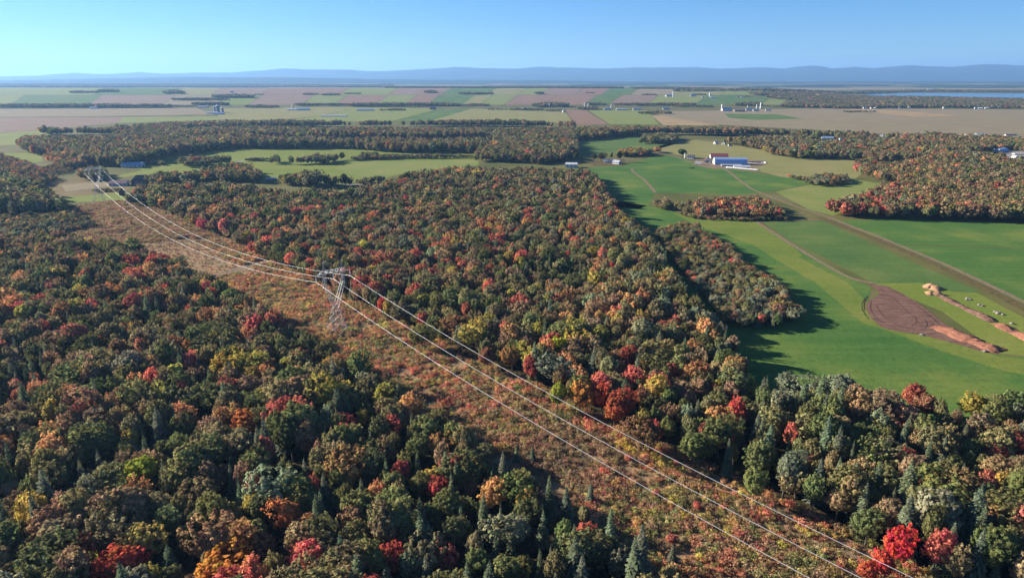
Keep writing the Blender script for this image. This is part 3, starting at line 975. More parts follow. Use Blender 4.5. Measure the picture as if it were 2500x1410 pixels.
def classes_at(px, py, rs):
    d = ((px[:, None] - ZP[:, 0]) / 1.0) ** 2 + ((py[:, None] - ZP[:, 1]) * 1.6) ** 2
    w = 1 / (d + 900) ** 1.6
    W = (w / w.sum(1)[:, None]) @ ZW
    W[:, 3] *= np.where(py < 480, 0.30, 0.68)
    W[:, 4] *= np.where(py < 480, 0.4, 0.72)
    W /= W.sum(1)[:, None]
    return (rs.rand(len(px))[:, None] > np.cumsum(W, 1)).sum(1).clip(0, 7)


def value_noise(x, y, cell, seed):
    rs = np.random.RandomState(seed)
    g = rs.rand(64, 64)
    u, v = x / cell, y / cell
    i, j = np.floor(u).astype(int), np.floor(v).astype(int)
    a, b = sstep(u - i), sstep(v - j)
    q = lambda p, r: g[p % 64, r % 64]
    return (q(i, j) * (1 - a) + q(i + 1, j) * a) * (1 - b) + (q(i, j + 1) * (1 - a) + q(i + 1, j + 1) * a) * b


def fill(poly, spacing, seed, jit=0.42, warp=0.0):
    rs = np.random.RandomState(seed)
    lo, hi = poly.min(0), poly.max(0)
    nx, ny = int((hi[0] - lo[0]) / spacing) + 2, int((hi[1] - lo[1]) / (spacing * 0.88)) + 2
    X, Y = np.meshgrid(np.arange(nx), np.arange(ny))
    P = np.stack([(X + 0.5 * (Y % 2)) * spacing + lo[0], Y * spacing * 0.88 + lo[1]], 2).reshape(-1, 2)
    P += (rs.rand(*P.shape) - 0.5) * 2 * jit * spacing
    if warp:
        Q = P + np.stack([value_noise(P[:, 0] + 5000, P[:, 1] + 5000, warp * 3, seed + 1) + 0.5 * value_noise(P[:, 0] + 5000, P[:, 1] + 5000, warp, seed + 3) - 0.75, value_noise(P[:, 0] + 5000, P[:, 1] + 5000, warp * 3, seed + 2) - 0.5], 1) * warp * 1.6
    else:
        Q = P
    return P[inside(Q, poly)]


# ------------------------------------------------------------------ where the woods stand
LINE_A, LINE_B = np.array([104.5, 144.3]), np.array([-375.0, 691.0])     # sunny edge of the clearing
U = (LINE_B - LINE_A) / np.linalg.norm(LINE_B - LINE_A)                   # along the power line
NRM = np.array([U[1], -U[0]])                                             # across it, away from the shade side
WIDTH = 52.0


def along(s, off):
    return LINE_A + U * s + NRM * off


W1 = np.array([along(-190, -WIDTH), along(40, -WIDTH - 2), along(160, -WIDTH + 1), along(300, -WIDTH - 1), along(420, -WIDTH), along(480, -WIDTH - 12), along(560, -WIDTH - 48), along(585, -WIDTH - 92), along(600, -WIDTH - 190), along(560, -420), along(300, -560), along(60, -420), along(-190, -330)])
W1B = poly_px([(-120, 520), (60, 530), (160, 526), (175, 512), (150, 480, 1), (105, 445, 1), (70, 425, 1), (0, 405, 1), (-120, 400, 1)], 17)
W2 = np.concatenate([[along(-150, 2), along(20, 0), along(140, 1.5), along(260, -1), along(420, 1), along(560, 0), along(690, -1)],
                     poly_px([(312, 470, 1), (345, 446, 1), (470, 440, 1), (560, 436, 1), (650, 452, 1), (830, 462, 1), (905, 448, 1), (935, 440, 1), (1005, 414, 1), (1165, 402, 1), (1310, 404, 1), (1395, 412, 1), (1442, 408, 1), (1470, 440, 1), (1482, 470, 1), (1505, 505, 1), (1572, 550, 1), (1610, 590, 1), (1640, 650, 1), (1690, 715, 1), (1760, 770, 1), (1800, 815, 1), (1850, 880, 1), (1860, 925, 1), (1945, 925, 1), (2045, 915, 1), (2120, 935, 1), (2200, 950, 1), (2330, 965, 1), (2430, 950, 1), (2720, 950, 1), (2900, 1300, 1), (2900, 1600, 1)], 13)])
W2S = poly_px([(1600, 580), (1660, 560), (1700, 568), (1765, 602), (1800, 645), (1868, 692), (1905, 722), (1950, 768), (1935, 792), (1880, 806), (1780, 806), (1690, 700), (1640, 640)], 6)
W4 = poly_px([(1620, 506), (1660, 520), (1710, 530), (1800, 535), (1920, 532), (1925, 505, 1), (1895, 490, 1), (1840, 470, 1), (1780, 476, 1), (1700, 482, 1), (1630, 484, 1), (1590, 490)], 11)
W5 = poly_px([(2030, 527), (2100, 533), (2230, 536), (2400, 541), (2700, 556), (2800, 420), (2700, 350), (2500, 352), (2440, 392), (2330, 385), (2200, 388, 1), (2140, 398, 1), (2120, 400), (2090, 412), (2095, 430), (2150, 446), (2225, 460), (2180, 472), (2110, 492), (2060, 508)], 14)
W6 = poly_px([(1752, 352), (1800, 357), (1850, 366), (1905, 382), (1965, 390), (2120, 392), (2200, 400), (2330, 380), (2440, 372), (2500, 360), (2700, 352), (2700, 330, 1), (2420, 330, 1), (2300, 322, 1), (2150, 322, 1), (2000, 326, 1), (1900, 328, 1), (1830, 330, 1), (1752, 335, 1)], 13)
W7 = poly_px([(1470, 336), (1530, 334), (1560, 331), (1640, 330), (1760, 333), (1900, 336), (2000, 338), (2110, 338), (2110, 322, 1), (2000, 318, 1), (1900, 312, 1), (1800, 307, 1), (1700, 306, 1), (1560, 306, 1), (1490, 307, 1), (1440, 312, 1)], 18)
W8A = poly_px([(100, 326), (260, 331), (480, 320), (700, 312), (900, 309), (1200, 310), (1400, 312), (1400, 299, 1), (1330, 292, 1), (1150, 289, 1), (900, 293, 1), (700, 289, 1), (560, 292, 1), (420, 295, 1), (300, 304, 1), (110, 312, 1)], 17)
W8B = poly_px([(300, 345), (500, 342), (700, 341), (1000, 341), (1195, 341), (1400, 336), (1400, 328), (1000, 327), (800, 327), (650, 322), (480, 326), (280, 335)], 17)
W8C = poly_px([(50, 370), (150, 388), (200, 404), (330, 408), (440, 380), (560, 364), (650, 363), (830, 364), (1000, 374), (1165, 374), (1180, 360), (900, 358), (760, 355), (600, 349), (300, 348), (60, 352)], 18)
W8D = poly_px([(1165, 396), (1300, 401), (1395, 397), (1402, 370), (1398, 330), (1390, 322), (1210, 346), (1180, 356)], 17)
W8E = poly_px([(1395, 346), (1440, 342), (1480, 338), (1480, 328), (1440, 324), (1395, 326)], 16)

KEEP_CLEAR = []
for qx, qy, qr in [(2022, 343, 15), (2053, 345, 7), (2164, 345, 9), (2155, 334, 8), (2186, 342, 8), (2372, 333, 18), (2398, 332, 16), (2470, 332, 16), (2455, 372, 22), (2483, 389, 16), (2490, 378, 18), (2500, 385, 20), (1749, 352, 9), (1768, 354, 8)]:
    q = G(qx, qy)
    KEEP_CLEAR.append((q[0], q[1] + 4, qr + 5))

TREES = []          # x y class h width wood


def plant(poly, spacing, seed, hmin, hmax, wood, dens=1.0, cls=None, wfac=1.0, jit=0.42, warp=0.0):
    rs = np.random.RandomState(seed)
    P = fill(poly, spacing, seed, jit, warp)
    P = P[rs.rand(len(P)) < dens]
    for hx, hy, hr in KEEP_CLEAR:                               # no trees on a house or across its view to the road
        P = P[(np.hypot(P[:, 0] - hx, P[:, 1] - hy) > hr) & ~((np.abs(P[:, 0] - hx * P[:, 1] / hy) < hr * 0.9) & (P[:, 1] < hy) & (P[:, 1] > hy - 95))]
    z = terrain(P[:, 0], P[:, 1])
    px, py = project(P[:, 0], P[:, 1], z + 9)
    k = classes_at(px, py, rs) if cls is None else rs.choice(8, len(P), p=np.array(cls, float) / sum(cls))
    h = hmin + (hmax - hmin) * (0.55 * rs.rand(len(P)) + 0.45 * value_noise(P[:, 0], P[:, 1], 38, seed))
    w = wfac * np.clip(np.exp(rs.randn(len(P)) * 0.25), 0.55, 1.42)
    h = h * np.clip(w / wfac, 0.7, 1.3) ** 0.35
    return [(P[i, 0], P[i, 1], z[i], k[i], h[i], w[i], wood, px[i], py[i]) for i in range(len(P))]


# trees with a look of their own, placed one by one: pixel of the crown, kind, crown width in pixels, height, colour, label
SPECIAL = [
    (300, 1372, 'r', 120, 12, (0.554, 0.112, 0.071), 'broad bright red maple beside an orange maple'),
    (520, 1388, 'n', 125, 12, (0.620, 0.283, 0.065), 'broad glowing orange maple beside a bright red maple'),
    (715, 1255, 'n', 90, 13, (0.554, 0.205, 0.090), 'salmon orange maple among dark spruces'),
    (975, 1155, 'r', 62, 11, (0.475, 0.112, 0.096), 'pinkish red maple next to a wider red maple'),
    (1062, 1190, 'r', 85, 11, (0.528, 0.096, 0.084), 'wide vivid red maple next to a pinkish one'),
    (1105, 1135, 'r', 75, 11, (0.343, 0.104, 0.084), 'dusky red maple behind a wide vivid one'),
    (950, 1360, 'r', 85, 12, (0.436, 0.104, 0.071), 'brick red maple between dark conifers'),
    (600, 1030, 'n', 95, 12, (0.528, 0.190, 0.071), 'rusty orange maple above the yellow-green tree'),
    (850, 1035, 'r', 70, 11, (0.343, 0.088, 0.078), 'dark red maple beside the shadowed clearing edge'),
    (340, 1150, 'y', 98, 13, (0.340, 0.360, 0.055), 'bright yellow-green tree standing alone among browns'),
    (292, 1045, 'n', 48, 10, (0.475, 0.174, 0.078), 'small rust red maple among dark evergreens'),
    (15, 1085, 'n', 70, 12, (0.528, 0.205, 0.071), 'orange brown maple on a dark slope of spruces'),
    (195, 1335, 'r', 75, 12, (0.370, 0.127, 0.071), 'brownish red maple behind the broad bright red one'),
    (1020, 1262, 'r', 55, 9, (0.449, 0.096, 0.078), 'small red maple under the pink ones'),
    (628, 1200, 'r', 60, 13, (0.343, 0.104, 0.096), 'narrow mauve red maple'),
    (540, 885, 'n', 85, 13, (0.475, 0.330, 0.071), 'golden orange maple with a wide flat crown'),
    (800, 895, 'n', 62, 12, (0.502, 0.283, 0.071), 'amber maple by the shaded edge of the clearing'),
    (735, 872, 'r', 60, 11, (0.422, 0.104, 0.078), 'red maple by the shaded edge of the clearing'),
    (685, 940, 'y', 50, 10, (0.475, 0.377, 0.059), 'small golden yellow tree'),
    (460, 850, 'n', 62, 12, (0.475, 0.236, 0.078), 'apricot maple among green crowns'),
    (320, 885, 'r', 55, 11, (0.422, 0.104, 0.084), 'red maple with a narrow crown amid browns'),
    (235, 880, 'y', 50, 11, (0.330, 0.314, 0.059), 'olive yellow tree amid russet crowns'),
    (395, 632, 'r', 60, 11, (0.502, 0.112, 0.090), 'bright red maple near the bend of the clearing'),
    (515, 715, 'r', 42, 9, (0.528, 0.104, 0.078), 'small scarlet maple at the shaded edge of the clearing'),
    (1490, 655, 'r', 34, 10, (0.607, 0.096, 0.109), 'pink red maple in the middle of the wood'),
    (1545, 607, 'n', 34, 10, (0.607, 0.190, 0.090), 'coral maple near the scrub by the field'),
    (1635, 665, 'r', 36, 9, (0.554, 0.104, 0.090), 'red maple bordering the grey scrub'),
    (1610, 690, 'r', 36, 9, (0.449, 0.112, 0.090), 'dull red maple bordering the grey scrub'),
    (1060, 632, 'r', 55, 11, (0.449, 0.120, 0.103), 'rose red maple with a spreading crown'),
    (895, 655, 'r', 36, 10, (0.581, 0.088, 0.090), 'crimson maple beside the top of the pylon'),
    (905, 690, 'r', 36, 10, (0.581, 0.088, 0.090), 'crimson maple beside the crossarm of the pylon'),
    (765, 665, 'n', 34, 11, (0.607, 0.221, 0.084), 'orange maple behind the wires by the pylon'),
    (775, 610, 'r', 36, 11, (0.607, 0.096, 0.090), 'scarlet maple in the wood behind the pylon'),
    (945, 550, 'r', 44, 11, (0.475, 0.088, 0.096), 'magenta red maple deep in the wood'),
    (500, 548, 'r', 36, 11, (0.475, 0.088, 0.121), 'magenta maple near the far clearing edge'),
    (600, 580, 'y', 30, 13, (0.475, 0.392, 0.059), 'slim yellow birch on the sunny clearing edge'),
    (340, 470, 'n', 26, 11, (0.554, 0.205, 0.103), 'salmon maple at the head of the clearing'),
    (360, 480, 'n', 26, 11, (0.554, 0.198, 0.096), 'coral maple at the head of the clearing'),
    (930, 745, 'r', 26, 12, (0.581, 0.096, 0.078), 'slender red maple at the sunny clearing edge'),
    (1190, 868, 'b', 55, 13, (0.277, 0.120, 0.078), 'brown red tree at the sunny clearing edge'),
    (1110, 790, 'b', 85, 14, (0.264, 0.151, 0.074), 'big brick brown tree with a rounded crown'),
    (1030, 815, 'y', 70, 13, (0.270, 0.250, 0.080), 'olive yellow tree at the sunny clearing edge'),
    (1295, 895, 'r', 48, 13, (0.449, 0.112, 0.090), 'dusty red maple beside the grey-green round tree'),
    (1356, 892, 'p', 98, 14, (0.210, 0.230, 0.150), 'large round grey-green tree'),
    (1378, 850, 'y', 62, 13, (0.449, 0.424, 0.052), 'clear yellow tree behind the grey-green round one'),
    (1360, 960, 'y', 55, 13, (0.317, 0.330, 0.055), 'yellow tree at the sunny clearing edge'),
    (1418, 955, 'n', 85, 16, (0.581, 0.283, 0.084), 'tall amber orange maple beside the wires'),
    (1472, 960, 'r', 60, 15, (0.554, 0.127, 0.065), 'tall scarlet maple beside the amber one'),
    (1515, 985, 'r', 85, 15, (0.396, 0.104, 0.059), 'deep red maple beside the amber one'),
    (1500, 1000, 'n', 60, 12, (0.475, 0.158, 0.065), 'red orange maple low at the clearing edge'),
    (1572, 1050, 'b', 100, 13, (0.224, 0.127, 0.065), 'large brown tree at the sunny clearing edge'),
    (1520, 872, 'r', 62, 13, (0.449, 0.088, 0.078), 'crimson maple among orange brown crowns'),
    (1700, 905, 'n', 75, 13, (0.449, 0.221, 0.103), 'peach maple near the field shadow'),
    (1800, 890, 'n', 80, 13, (0.370, 0.212, 0.090), 'brown orange maple overlooking the field shadow'),
    (1805, 1000, 'r', 58, 14, (0.554, 0.096, 0.078), 'dome-shaped bright red maple'),
    (1783, 1075, 'r', 38, 11, (0.620, 0.065, 0.059), 'small narrow brilliant red maple'),
    (1970, 1140, 'r', 38, 10, (0.449, 0.065, 0.065), 'slim dark crimson maple among spruces'),
    (2195, 1320, 'r', 62, 14, (0.620, 0.053, 0.055), 'tall crimson maple under the wires'),
    (2165, 1375, 'r', 55, 9, (0.607, 0.065, 0.062), 'low crimson maple at the foot of the tall one'),
    (2120, 1390, 'r', 55, 6, (0.528, 0.104, 0.065), 'low red maple beside the sandy track'),
    (1700, 1085, 'g', 95, 15, (0.175, 0.195, 0.070), 'large full green tree at the sunny clearing edge'),
    (1850, 1110, 'g', 75, 16, (0.190, 0.210, 0.085), 'tall pale green tree at the sunny clearing edge'),
    (1845, 1175, 'g', 60, 13, (0.215, 0.235, 0.080), 'light green tree at the sunny clearing edge'),
    (2060, 950, 'p', 110, 14, (0.220, 0.245, 0.155), 'big silvery green willow at the field edge'),
    (1985, 955, 'p', 95, 12, (0.210, 0.230, 0.145), 'silvery green willow beside a bigger one'),
    (1925, 945, 'p', 75, 11, (0.200, 0.220, 0.140), 'smaller silvery green willow in the field shadow'),
    (2230, 965, 'r', 62, 12, (0.422, 0.112, 0.084), 'red maple on the edge of the green field'),
    (2270, 985, 'b', 70, 12, (0.290, 0.136, 0.084), 'wine brown tree on the edge of the green field'),
    (2385, 985, 'y', 62, 12, (0.317, 0.252, 0.059), 'tawny yellow tree on the edge of the green field'),
    (2195, 1040, 'n', 28, 9, (0.620, 0.167, 0.078), 'small orange red maple in the green wood'),
    (2210, 1125, 'r', 62, 11, (0.502, 0.112, 0.084), 'red maple half hidden among green crowns'),
    (2360, 1190, 'b', 75, 13, (0.277, 0.198, 0.090), 'tan brown tree among dark spruces'),
    (2490, 1090, 'r', 50, 11, (0.396, 0.104, 0.084), 'dull red maple amid the green wood'),
]

sp_xy = []
for s in SPECIAL:
    q = G(s[0], s[1], s[4] * 0.62)
    sp_xy.append((q[0], q[1]))
sp_xy = np.array(sp_xy)
sp_r = []
for s, p in zip(SPECIAL, sp_xy):
    dist = math.hypot(p[1], CAM_H) if False else float(np.linalg.norm([p[0], p[1], CAM_H - s[4] * 0.6]))
    sp_r.append(s[3] / 2 * dist / FOCAL_PX * 0.96)
sp_r = np.array(sp_r)

TREES += plant(W1, 6.1, 21, 7.5, 16.5, 'w1', 0.96)
TREES += plant(W1B, 7.0, 22, 12, 19, 'w1', cls=(46, 24, 6, 0, 0, 2, 14, 8))
TREES += plant(W2, 6.1, 23, 7.5, 16.5, 'w2', 0.96)
TREES += plant(W2S, 3.9, 24, 4.5, 9.0, 'w2s', 0.93, wfac=1.05)
TREES += plant(W4, 5.2, 25, 6, 13, 'w4', 1.0, warp=4)
TREES += plant(W5, 6.4, 26, 10, 16, 'w5', warp=7)
# sparse margin of the middle wood that throws long shadows: nothing planted on the clearing itself
T_ = np.array([(t_[0], t_[1]) for t_ in TREES])
off = (T_ - LINE_A) @ NRM
s_al = (T_ - LINE_A) @ U
wood = np.array([t_[6] for t_ in TREES])
bad = np.zeros(len(TREES), bool)
for p, r in zip(sp_xy, sp_r):
    bad |= np.linalg.norm(T_ - p, axis=1) < r * 0.85
px = np.array([t_[7] for t_ in TREES]); py = np.array([t_[8] for t_ in TREES])
bad |= (py > 1640) | (px > 2640) | (px < -420)
bad |= (T_[:, 1] < 60)
TREES = [t_ for t_, b in zip(TREES, bad) if not b]

# ------------------------------------------------------------------ single trees near the camera, the rest of each wood as one mass
NAMES = {0: 'green_broadleaf_tree', 1: 'olive_broadleaf_tree', 2: 'russet_broadleaf_tree', 3: 'red_maple_tree', 4: 'orange_maple_tree', 5: 'yellow_broadleaf_tree', 6: 'spruce_tree', 7: 'grey_green_broadleaf_tree'}
CATS = {0: 'broadleaf tree', 1: 'broadleaf tree', 2: 'broadleaf tree', 3: 'maple', 4: 'maple', 5: 'broadleaf tree', 6: 'spruce', 7: 'broadleaf tree'}
LOOK = {0: 'green leafy tree', 1: 'olive green leafy tree', 2: 'russet brown leafy tree', 3: 'red maple', 4: 'orange maple', 5: 'yellowing leafy tree', 6: 'dark green pointed spruce', 7: 'grey-green leafy tree'}


def place_of(x, y, wd):
    o = float((np.array([x, y]) - LINE_A) @ NRM)
    if wd == 'w1':
        return 'on the shaded edge of the clearing' if o > -WIDTH - 9 else 'in the wood shading the clearing'
    return 'on the sunlit edge of the clearing' if o < 9 else 'in the wood between clearing and fields'


def jitter(c, rs, a=0.22, h=0.10):
    k = 1 + rs.uniform(-a, a)
    return tuple(max(0.004, v * k * (1 + rs.uniform(-h, h))) for v in c)


def single_tree(x, y, z, k, h, wid, tint, label, group, rs, seed):
    root = empty(NAMES[k], (x, y, z), rs.uniform(0, 6.283))
    tag(root, label, CATS[k], group)
    if k == 6:
        me = crown_con[seed % NC]; tm = trunk_c[seed % 2]
    else:
        me = crown_broad[seed % NB]; tm = trunk_b[seed % 3]
    c = bpy.data.objects.new('crown', me)
    c['tint'] = [float(v) for v in tint]
    link(c, root)
    link(bpy.data.objects.new('trunk', tm), root)
    q = rs.uniform(0.86, 1.16) if k != 6 else 1.0
    root.scale = (wid * q, wid / q, h / 14.0)
    lean = 0.09 if k != 6 else 0.03
    root.rotation_euler[0] = rs.uniform(-lean, lean); root.rotation_euler[1] = rs.uniform(-lean, lean)
    return root


rs = random.Random(5)
count = {k: 0 for k in range(8)}
for i, s in enumerate(SPECIAL):
    k = CLASSES.index(s[2])
    single_tree(sp_xy[i][0], sp_xy[i][1], 0, k, s[4], sp_r[i] / 4.5, s[5], s[6], None, rs, i)
    count[k] += 1

CAP = {0: 250, 1: 230, 2: 230, 3: 150, 4: 150, 5: 110, 6: 280, 7: 60}
XY = np.array([(t_[0], t_[1]) for t_ in TREES]); KL = np.array([int(t_[3]) for t_ in TREES])
BES = {0: 'a green tree', 1: 'an olive tree', 2: 'a russet tree', 3: 'a red maple', 4: 'an orange maple', 5: 'a yellowing tree', 6: 'a spruce', 7: 'a grey-green tree'}
order = sorted(range(len(TREES)), key=lambda i: math.hypot(TREES[i][0], TREES[i][1]))
mass = {}
for n_i, i in enumerate(order):
    x, y, z, k, h, w, wd, ppx, ppy = TREES[i]
    k = int(k)
    th = h if k != 6 else h * 1.08
    wid = (h / 14.0) ** 0.7 * w * (1.0 if k != 6 else 0.95)
    tint = jitter(TINT[CLASSES[k]], rs)
    tx, ty = project(x, y, h)
    seen = -10 < tx < 2510 and ty < 1425
    if wd in ('w1', 'w2') and seen and count[k] < CAP[k] and h > 8.2:
        pl = place_of(x, y, wd)
        size = 'tall ' if h > 13.2 else ('low ' if h < 10.2 else '')
        ds = np.linalg.norm(sp_xy - (x, y), axis=1); js = int(ds.argmin())
        if ds[js] < sp_r[js] + 6.5:
            lab = size + LOOK[k] + ' next to the ' + ' '.join(SPECIAL[js][6].split()[:8])
        else:
            dn = np.hypot(XY[:, 0] - x, XY[:, 1] - y); dn[i] = 1e9; dn[KL == k] += 2.5
            lab = size + LOOK[k] + ' beside ' + BES[int(KL[dn.argmin()])] + ' ' + pl
        single_tree(x, y, z, k, th, wid, tint, lab, lab.replace('tree', 'trees', 1) if 'tree' in LOOK[k] else lab.replace(LOOK[k], LOOK[k] + 's', 1), rs, n_i)
        count[k] += 1
    else:
        mass.setdefault(wd, []).append((x, y, z, k, th, wid, tint, n_i))

MASS_LABEL = {'w1': 'autumn forest stretching back on the shaded side of the power line', 'w2': 'autumn forest filling the land between the power line and the fields', 'w2s': 'grey-brown scrub of low trees along the green field', 'w4': 'copse with red tops standing in the green fields', 'w5': 'russet and red wood beyond the dirt lane'}


def mass_to_scatter(name, L, label, rs, lod=False):
    P, idx, turn, size, tint = [], [], [], [], []
    for x, y, z, k, th, wid, tn, q in L:
        far = lod or math.hypot(x, y) > 620
        P.append((x, y, z))
        if k == 6:
            idx.append(IDX['K%d' % (q % 2)] if far else IDX['C%d' % (q % NC)])
        else:
            idx.append(IDX['F%d' % (q % 4)] if far else IDX['B%d' % (q % NB)])
        turn.append((rs.uniform(-.08, .08), rs.uniform(-.08, .08), rs.uniform(0, 6.283)))
        q2 = rs.uniform(0.86, 1.16) if k != 6 else 1.0
        size.append((wid * q2, wid / q2, th / 14.0))
        tint.append(tn)
    return scatter(name, P, idx, turn, size, tint, label)


for wd, L in mass.items():
    mass_to_scatter('forest', L, MASS_LABEL[wd], rs)
for nm, poly in (('forest_floor', W1), ('forest_floor', W1B), ('forest_floor', W2)):
    sheet(nm, poly, .16 if poly is not W2 else .165, M['floor'], 'dark leaf litter under the trees')

# ------------------------------------------------------------------ woods farther off, each one mass
def far_wood(poly, spacing, seed, hmin, hmax, label, dens=1.0, cls=None, wfac=1.0, name='forest', floor=True):
    L = plant(poly, spacing, seed, hmin, hmax, 'far', dens, cls, wfac, warp=12 if floor else 0)
    r = random.Random(seed)
    L = [(x, y, z, int(k), h, w * (h / 14.0) ** 0.6, jitter(TINT[CLASSES[int(k)]], r), j) for j, (x, y, z, k, h, w, _, _, _) in enumerate(L)]
    return mass_to_scatter(name, L, label, r, True)


far_wood(W6, 8.0, 31, 9, 16, 'mixed wood around the village houses', 0.95)
far_wood(W7, 8.0, 32, 14, 20, 'long dark tree belt bordering the stubble plain')
far_wood(W8A, 8.5, 33, 13, 19, 'long wood with a brownish canopy, the one farthest from the clearing')
far_wood(W8B, 8.5, 34, 13, 19, 'long wood between two other strips of forest')
far_wood(W8C, 8.5, 35, 14, 20, 'long dark-faced wood behind the lime green hay field')
far_wood(W8D, 8.0, 36, 12, 18, 'dense wood beside the small green pasture')
far_wood(W8E, 8.0, 37, 13, 17, 'finger of wood reaching toward the tree belt')


def grove(px, spacing, seed, hmin, hmax, label, cls=None, top=12, wfac=1.1, name='treeline', dens=1.0):
    return far_wood(poly_px(px, top), spacing, seed, hmin, hmax, label, dens, cls, wfac, name, floor=False)


GREEN = (40, 28, 10, 1, 2, 2, 6, 12)
grove([(478, 438), (500, 428), (560, 418), (610, 420), (632, 438), (640, 448), (560, 446)], 7, 41, 10, 15, 'rounded clump of green and brown trees by the country road', (34, 30, 16, 3, 8, 1, 6, 4))
grove([(682, 446), (700, 438), (745, 446), (770, 455), (700, 454)], 7, 42, 8, 13, 'low dark trees beside the grey cabin', GREEN)
grove([(725, 458), (745, 446), (780, 448), (788, 460)], 7, 43, 14, 18, 'tall round dark trees by the country road', GREEN, dens=.9)
grove([(795, 452), (822, 450), (826, 456), (798, 458)], 6, 44, 10, 13, 'two bushy trees by the country road', GREEN)
grove([(834, 450), (852, 449), (855, 456), (836, 457)], 7, 45, 11, 13, 'single round dark tree beside the country road', GREEN)
grove([(870, 448), (930, 440), (945, 444), (880, 452)], 5, 46, 5, 8, 'pale bushes along the country road', (20, 30, 20, 2, 2, 2, 2, 30))
grove([(440, 402), (470, 398), (545, 400), (565, 394), (560, 404), (450, 410)], 7, 47, 8, 14, 'leafy clump on the edge of the hay field', GREEN)
grove([(660, 401), (800, 402), (830, 392), (850, 388), (700, 382, 1), (665, 392)], 8, 48, 9, 15, 'dark grove jutting into the hay field', GREEN)
grove([(600, 391), (655, 391), (655, 394), (602, 394)], 5, 49, 4, 6, 'short hedge in the hay field', GREEN, name='hedge')
grove([(855, 389), (900, 385), (1000, 384), (1080, 385), (1165, 384), (1165, 387), (1000, 388), (860, 393)], 5.5, 50, 4, 8, 'long dark hedge between two hay fields', GREEN, name='hedge')
grove([(880, 384), (920, 382), (920, 389), (880, 390)], 6, 51, 7, 10, 'thick end of the long dark hedge', GREEN)
grove([(110, 392), (150, 383), (200, 392), (210, 408), (165, 414)], 7, 52, 9, 13, 'salmon brown trees beside the shadowed wood', (8, 20, 40, 6, 26, 0, 0, 6))
grove([(184, 432), (215, 424), (258, 424), (262, 438), (240, 442), (200, 440)], 7, 53, 9, 13, 'pale willow clump beside the pink-roofed house', (20, 34, 6, 0, 2, 4, 6, 40))
grove([(60, 420), (140, 402), (180, 412), (170, 425), (90, 432)], 6, 54, 2.5, 5, 'low brown brush in the wet meadow', (8, 26, 46, 4, 12, 0, 0, 4), name='shrubbery')
grove([(-80, 385), (0, 386), (60, 400), (100, 420), (140, 440), (90, 460), (-80, 440)], 6.5, 55, 5, 10, 'hazy salmon brown thicket beside the dark grove', (8, 24, 42, 6, 14, 0, 0, 8))
grove([(312, 394), (360, 398), (400, 400), (398, 404), (340, 402)], 5, 56, 4, 7, 'row of shrubs behind the blue-roofed barn', (20, 20, 30, 6, 4, 0, 4, 16), name='hedge')
grove([(230, 468), (296, 464), (297, 467), (232, 471)], 4, 57, 2.5, 4, 'clipped dark hedge by the lawn', GREEN, name='hedge')
grove([(370, 455, ), (470, 446), (500, 440), (480, 434), (390, 438), (350, 446)], 7, 58, 8, 13, 'green trees behind the coral maples', GREEN)
grove([(-170, 528), (60, 534), (170, 528), (215, 540), (235, 556), (160, 574), (40, 588), (-170, 596)], 4.6, 59, 4, 8, 'grey-green thicket of young trees below the dark grove', (18, 34, 14, 0, 3, 2, 3, 26), wfac=1.0)
# right of the middle
grove([(1562, 352), (1640, 351), (1655, 346), (1650, 338), (1600, 336), (1570, 342)], 7.5, 61, 9, 14, 'grey-green grove in front of the tree belt', (34, 26, 10, 0, 2, 1, 2, 24))
grove([(1508, 383), (1560, 384), (1590, 378), (1560, 372), (1512, 374)], 6, 62, 7, 11, 'orange and dark green bushes along the gravel road', (26, 20, 16, 0, 26, 4, 2, 4))
grove([(1596, 374), (1612, 374), (1612, 370), (1598, 370)], 5, 63, 8, 11, 'orange red tree at the bend of the gravel road', (0, 0, 10, 30, 60, 0, 0, 0))
grove([(1964, 450), (2000, 455), (2040, 455), (2068, 446), (2066, 436), (2020, 434), (1975, 440)], 6, 64, 5, 10, 'pale grey-green scrub clump in the meadow', (14, 24, 16, 0, 2, 1, 2, 44))
grove([(1925, 432), (1985, 440), (1985, 446), (1930, 437)], 5, 65, 3, 5, 'low weedy scrub along the field corner', (14, 30, 20, 0, 2, 1, 2, 34), name='shrubbery')
grove([(1655, 523), (1720, 531), (1800, 536), (1920, 534), (1920, 539), (1800, 541), (1700, 536)], 4.2, 66, 2.5, 4.5, 'fringe of brown brush in front of the red copse', (10, 34, 40, 4, 2, 0, 0, 12), name='shrubbery')
grove([(1590, 500), (1630, 498), (1650, 512), (1610, 514)], 5, 67, 4, 7, 'dark thicket beside the red copse', (12, 30, 40, 6, 2, 0, 0, 8))
grove([(1750, 350), (1775, 353), (1772, 356), (1748, 354)], 7, 68, 9, 13, 'two brown trees by the white cottages', (10, 26, 50, 0, 4, 0, 0, 4))
